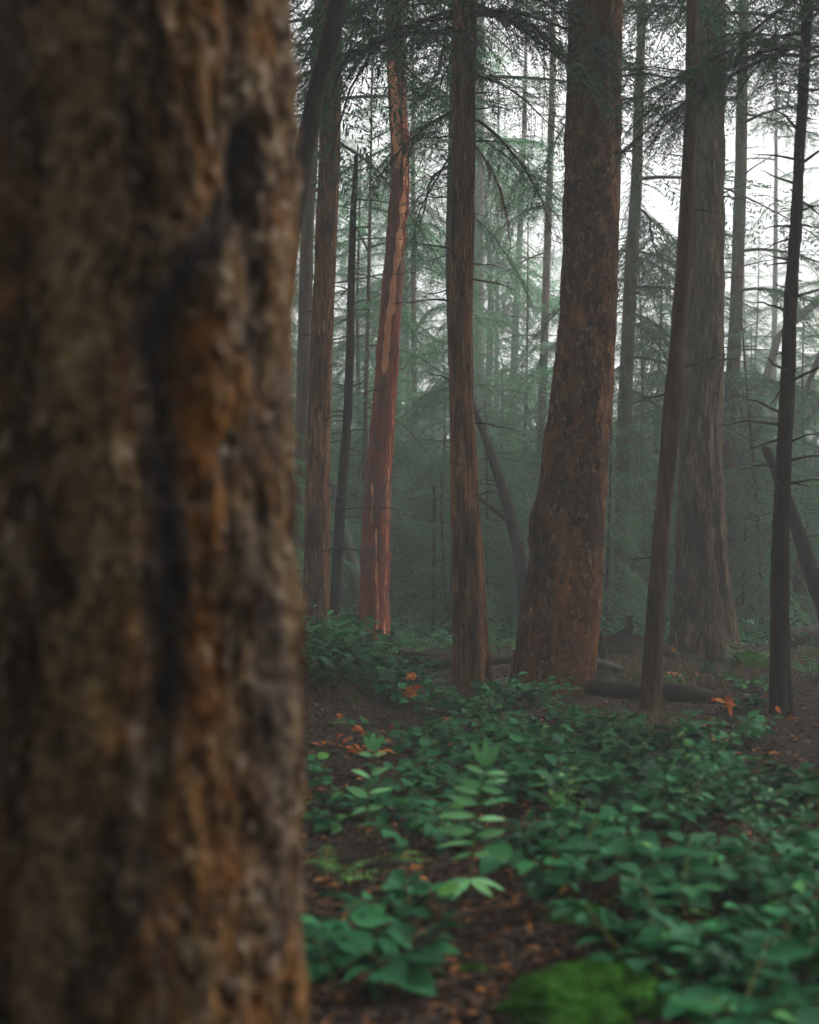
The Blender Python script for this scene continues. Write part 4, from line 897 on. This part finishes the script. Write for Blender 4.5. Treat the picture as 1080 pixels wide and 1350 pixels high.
def frond_plant(label, px, py, d, fronds, mat, seed, name='fern', plen=.05, H=.25, cat='fern', loc=None):
    if loc is None: b = at(px, py, d); b[2] = gz(b[0], b[1])
    else: b = np.array(loc)
    root = thing(name, label, cat, b); r = np.random.default_rng(seed)
    for (az, L, el) in fronds:
        m = MB(); t = np.linspace(0, 1, 14); az += r.normal(0, .1)
        pts = np.stack([math.cos(az) * L * t * math.cos(el), math.sin(az) * L * t * math.cos(el), L * (math.sin(el) * t - .45 * t ** 2.2)], -1)
        tube(m, pts, .0026 * (1 - .8 * t) + .0006, 4, 1, cap=False)
        n = max(8, int(L / .022)); q = .15 + .85 * (np.arange(n) + .5) / n; P = np.stack([np.interp(q, t, pts[:, c]) for c in range(3)], -1)
        tg = np.array([math.cos(az), math.sin(az), .1]); sd = np.array([-math.sin(az), math.cos(az), 0])
        for s in (-1, 1):
            dv = sd * s + tg * .35 + np.array([0, 0, -.12]) + r.normal(0, .08, (n, 3)); dv /= np.linalg.norm(dv, axis=1)[:, None]
            ll = plen * np.clip(np.minimum(1.15 * (1 - q) + .12, .35 + q * 2), 0, 1) * r.uniform(.85, 1.1, n)
            v = leaflets(P, dv, r.normal(0, .2, (n, 3)) + np.array([0, 0, 1.]), ll, ll * .3 + .002); m.add(v.reshape(-1, 3), np.arange(n * 4).reshape(-1, 4), 0, np.repeat(r.random(n), 4))
        link('frond', m.mesh('frond', [M[mat], M['stem']], False), root)
    return root
frond_plant('yellow-green fern at the foot of the thick red-brown trunk', 712, 925, 10.2, [(1.2, .42, 1.25), (.3, .28, .9), (2.6, .25, .7), (-.6, .2, .5)], 'fern', 1, plen=.085)
frond_plant('small yellow-green fern lying on the litter by the huge left trunk', 432, 948, 8.6, [(-.2, .26, .35), (2.9, .2, .3), (.6, .18, .5)], 'fern', 2)
frond_plant('low fern with lime fronds arching right of the huge left trunk', 470, 1140, 4.7, [(.0, .42, .45), (.35, .35, .6), (2.9, .28, .5), (-.4, .3, .4)], 'fern', 3, plen=.075)
frond_plant('soft green fern frond against the right edge of the huge left trunk', 432, 1150, 4.5, [(.4, .26, .8), (1.6, .3, .9), (-.3, .24, .6)], 'fern', 4, plen=.07)
frond_plant('pale frosted fern beside the thin pale broken log', 798, 884, 12.4, [(.1, .4, .3), (-.5, .36, .25), (.8, .3, .5)], 'fern_pale', 5, plen=.06)
frond_plant('pale fern low on the grass right of the slim leaning trunk', 962, 905, 11.4, [(.2, .35, .45), (-.6, .3, .35), (2.8, .28, .4)], 'fern_pale', 6, plen=.06)
frond_plant('green sword fern clump by the mossy lump right of the huge furrowed trunk', 1000, 845, 15.5, [(k * .8, .5, .8) for k in range(8)], 'fern', 7, plen=.07)
frond_plant('sword fern at the right edge beside the spiky dead trunk', 1068, 870, 13.2, [(k * .9 + .3, .5, .7) for k in range(7)], 'fern', 8, plen=.07)
frond_plant('small fern at the foot of the central trunk by the dark fallen log', 545, 848, 16, [(k * 1., .4, .8) for k in range(6)], 'fern', 9, plen=.07)

# autumn leaves
def leaf_cluster(name, label, px, py, d, n, L, mat, seed, spread=.05, H=.12, cat='leaves', prof=(.0, .8, 1., .7, .35, 0), flat=False):
    b = at(px, py, d); g = gz(b[0], b[1]); root = thing(name, label, cat, (b[0], b[1], g)); r = np.random.default_rng(seed)
    st = MB(); tube(st, [(0, 0, -.02), (.005, 0, H * .5), (0, 0, H)], [.003, .0025, .0015], 4, cap=False)
    if not flat: link('stem', st.mesh('stem', M['twig']), root)
    for k in range(n):
        m = MB(); a = r.uniform(0, 6.28); dv = np.array([math.cos(a), math.sin(a) * .6, r.normal(-.3 if not flat else 0, .5 if not flat else .12)]); dv /= np.linalg.norm(dv)
        nm = r.normal(0, .5, 3) + np.array([0, -.8, .5]) if not flat else np.array([0, 0, 1.]) + r.normal(0, .2, 3)
        nm -= dv * np.dot(nm, dv); l = L * r.uniform(.75, 1.2); v, f = leaf_v(r, l, l * .72, .3, r.uniform(.1, .4), prof=prof, wav=.03)
        p = np.array([r.normal(0, spread), r.normal(0, spread), (H * r.uniform(.35, 1) if not flat else .015 + k * .004)]); m.add(v @ frame(dv, nm).T + p, f, 0, r.random())
        link('leaf', m.mesh('leaf', M[mat]), root)
leaf_cluster('autumn_sprig', 'upright sprig of orange autumn leaves in front of the dark fallen log', 549, 925, 10.2, 7, .10, 'orange', 1, .02, .36)
leaf_cluster('autumn_sprig', 'orange autumn leaves held low below the long black log', 957, 975, 9.2, 6, .085, 'orange', 2, .05, .16)
leaf_cluster('autumn_sprig', 'yellow-orange curled leaves low among the salal below the orange ones', 950, 1025, 8.0, 5, .075, 'yellow', 3, .05, .12)
leaf_cluster('autumn_sprig', 'small orange sprig at the dark foot of the huge furrowed trunk', 880, 868, 14.6, 4, .10, 'orange', 4, .04, .18)
leaf_cluster('autumn_sprig', 'orange leaves near the foot of the spiky dead trunk', 1035, 965, 9.3, 3, .06, 'orange', 5, .06, .08)
def flat_leaf(label, px, py, d, n, L, mat, seed, spread=.05): leaf_cluster('fallen_leaf', label, px, py, d, n, L, mat, seed, spread, 0, 'leaf', flat=True)
for i, (px, py, L, mat, lb) in enumerate(((737, 1178, .085, 'yellow', 'single narrow yellow leaf above the moss cushion'), (408, 1058, .05, 'yellow', 'pale tan leaf at the right edge of the huge left trunk'),
        (447, 945, .07, 'orange', 'orange leaf on the litter beside the yellow-green fern'), (600, 895, .09, 'yellow', 'tan leaf lying in front of the central trunk'), (755, 1040, .06, 'yellow', 'small yellow leaf left of the dense carpet'),
        (838, 1165, .05, 'orange', 'orange fleck of a leaf inside the dense salal carpet'), (770, 1280, .06, 'orange', 'orange leaf lying beside the mossy rock'), (638, 1250, .07, 'litter', 'brown curled leaf on the bare soil left of the mossy rock'),
        (722, 905, .09, 'orange', 'orange leaf resting against the foot of the thick red-brown trunk'), (505, 1095, .05, 'yellow', 'yellow leaf under the low fern'))):
    h = hit(px, py); leaf_cluster('fallen_leaf', lb, px, py, h[1], 1, L, mat, 40 + i, 0, 0, 'leaf', flat=True)
for i, (px, py, n, lb) in enumerate(((425, 985, 17, 'patch of orange fallen leaves beside the huge left trunk'), (470, 998, 9, 'smaller patch of orange leaves right of the bigger patch by the left trunk'), (575, 955, 4, 'orange leaves showing among salal before the central trunk'), (590, 990, 5, 'orange leaves on dark soil below the salal of the centre'), (893, 893, 9, 'orange leaves on the litter just behind the long black log'), (960, 1000, 6, 'orange leaves scattered on soil under the yellow-orange sprig'))):
    h = hit(px, py); leaf_cluster('leaf_patch', lb, px, py, h[1], n, .075, 'orange', 60 + i, .11 + .005 * n, 0, 'leaves', flat=True)
# uncounted litter, twigs, grass
def litter():
    r = np.random.default_rng(91); mb = MB(); n = 24000; px = r.uniform(380, 1100, n * 2); py = 815 + 625 * r.random(n * 2) ** 1.6; c = 0
    for a, b in zip(px, py):
        h = hit(a, b)
        if h is None or h[1] > 20: continue
        L = r.uniform(.015, .06); an = r.uniform(0, 6.28); dv = np.array([math.cos(an), math.sin(an), r.normal(0, .25)]); nm = np.array([r.normal(0, .5), r.normal(0, .5), 1]); dv /= np.linalg.norm(dv)
        nm -= dv * np.dot(nm, dv); Fm = frame(dv, nm); w = L * r.uniform(.25, .6)
        v = np.array([[0, 0, 0], [L * .4, w / 2, .1 * w], [L, 0, -.15 * L], [L * .4, -w / 2, .1 * w], [L * .5, 0, -.12 * w]]) @ Fm.T + h + [0, 0, .008 + .02 * r.random()]
        mb.add(v, [(0, 1, 4, 3), (1, 2, 3, 4)], 0, r.random() ** 1.5); c += 1
        if c >= n: break
    tag(link('leaf_litter', mb.mesh('leaf_litter', M['litter'])), 'brown fallen leaves strewn over the forest floor', 'leaf litter', kind='stuff')
    mb = MB()
    for k in range(5500):
        h = hit(r.uniform(380, 1100), 815 + 600 * r.random() ** 2.2)
        if h is None: continue
        L = .04 + .4 * r.random() ** 2.5; an = r.uniform(0, 6.28); t = np.linspace(0, 1, 5)
        p = np.stack([h[0] + math.cos(an) * L * (t - .5), h[1] + math.sin(an) * L * (t - .5), 0 * t], -1); p[:, :2] += r.normal(0, .012 * L / .2, (5, 2)); p[:, 2] = ground(p[:, 0], p[:, 1]) + .012 + r.uniform(0, .05) * t
        tube(mb, p, r.uniform(.0012, .0025 + .008 * L) * (1 - .6 * t), 4, cap=False)
    tag(link('twig_litter', mb.mesh('twig_litter', M['twig'])), 'thin dead twigs scattered over the forest floor', 'twigs', kind='stuff')
    mb = MB()
    for poly, nt_, hh in (([(790, 862), (1000, 862), (1010, 905), (880, 915), (790, 900)], 130, .16), ([(790, 940), (900, 950), (880, 985), (800, 975)], 50, .14), ([(1010, 855), (1080, 850), (1080, 900), (1040, 905)], 50, .2), ([(420, 900), (560, 880), (560, 930), (430, 940)], 40, .15), ([(520, 835), (680, 840), (680, 870), (520, 860)], 70, .25)):
        xs = [p[0] for p in poly]; ys = [p[1] for p in poly]
        for k in range(nt_):
            a, b = r.uniform(min(xs), max(xs)), r.uniform(min(ys), max(ys))
            if not inpoly(a, b, poly): continue
            h = hit(a, b)
            if h is None: continue
            n = 12; an = r.uniform(0, 6.28, n); L = hh * r.uniform(.5, 1.3, n); p0 = h + np.stack([r.normal(0, .04, n), r.normal(0, .04, n), 0 * an], -1)
            o = np.stack([np.cos(an), np.sin(an), 0 * an], -1); w = np.stack([-np.sin(an), np.cos(an), 0 * an], -1) * .0035
            m_ = p0 + o * (L * .3)[:, None] + np.array([0, 0, 1]) * (L * .55)[:, None]; tp = p0 + o * (L * .9)[:, None] + np.array([0, 0, 1]) * (L * .5)[:, None]
            v = np.stack([p0 - w, p0 + w, m_ + w * .8, m_ - w * .8, tp], 1); ix = np.arange(n)[:, None] * 5
            rd = np.repeat(np.clip(r.normal(.5, .3, n), 0, 1), 5); mb.add(v.reshape(-1, 3), ix + np.array([0, 1, 2, 3]), 0, rd); mb.add(v[:, 2:].reshape(-1, 3), np.arange(n)[:, None] * 3 + np.array([1, 0, 2]), 0, np.repeat(rd[::5], 3))
    tag(link('grass', mb.mesh('grass', M['straw'], False)), 'dry grass tufts between the trunks', 'grass', kind='stuff')
litter()
def undergrowth():   # the leafy ground cover beyond the sharp trunks
    r = np.random.default_rng(95); mb = MB()
    for k in range(1500):
        dd = r.uniform(17, 48); px = r.uniform(360, 1110); x = (px - 540) / F * dd; z = gz(x, dd); h = r.uniform(.1, .45); n = 16; s = 1 + dd / 40
        B = np.array([x, dd, z]) + np.stack([r.normal(0, .22, n), r.normal(0, .22, n), r.uniform(.02, h, n)], -1); D = r.normal(0, 1, (n, 3)); D[:, 2] *= .4; D /= np.linalg.norm(D, axis=1)[:, None]
        v = leaflets(B, D, r.normal(0, .5, (n, 3)) + np.array([0, -.4, 1.]), r.uniform(.06, .11, n) * s, r.uniform(.03, .06, n) * s); mb.add(v.reshape(-1, 3), np.arange(n * 4).reshape(-1, 4), 0, np.repeat(r.random(n), 4))
    tag(link('undergrowth', mb.mesh('undergrowth', M['salal'], False)), 'low leafy undergrowth in the haze between the far trunks', 'undergrowth', kind='stuff')
undergrowth()

# ------------------------------------------------------------------ render settings
S.render.engine = 'CYCLES'
cy = S.cycles; cy.use_denoising = True; cy.max_bounces = 5; cy.diffuse_bounces = 3; cy.glossy_bounces = 2; cy.transmission_bounces = 2; cy.volume_bounces = 2; cy.transparent_max_bounces = 4
cy.use_adaptive_sampling = True; cy.adaptive_threshold = .02
cy.sample_clamp_indirect = 4
vs = S.view_settings; vs.view_transform = 'Standard'; vs.look = 'None'; vs.gamma = 1; vs.exposure = 1.2; vs.use_curve_mapping = False
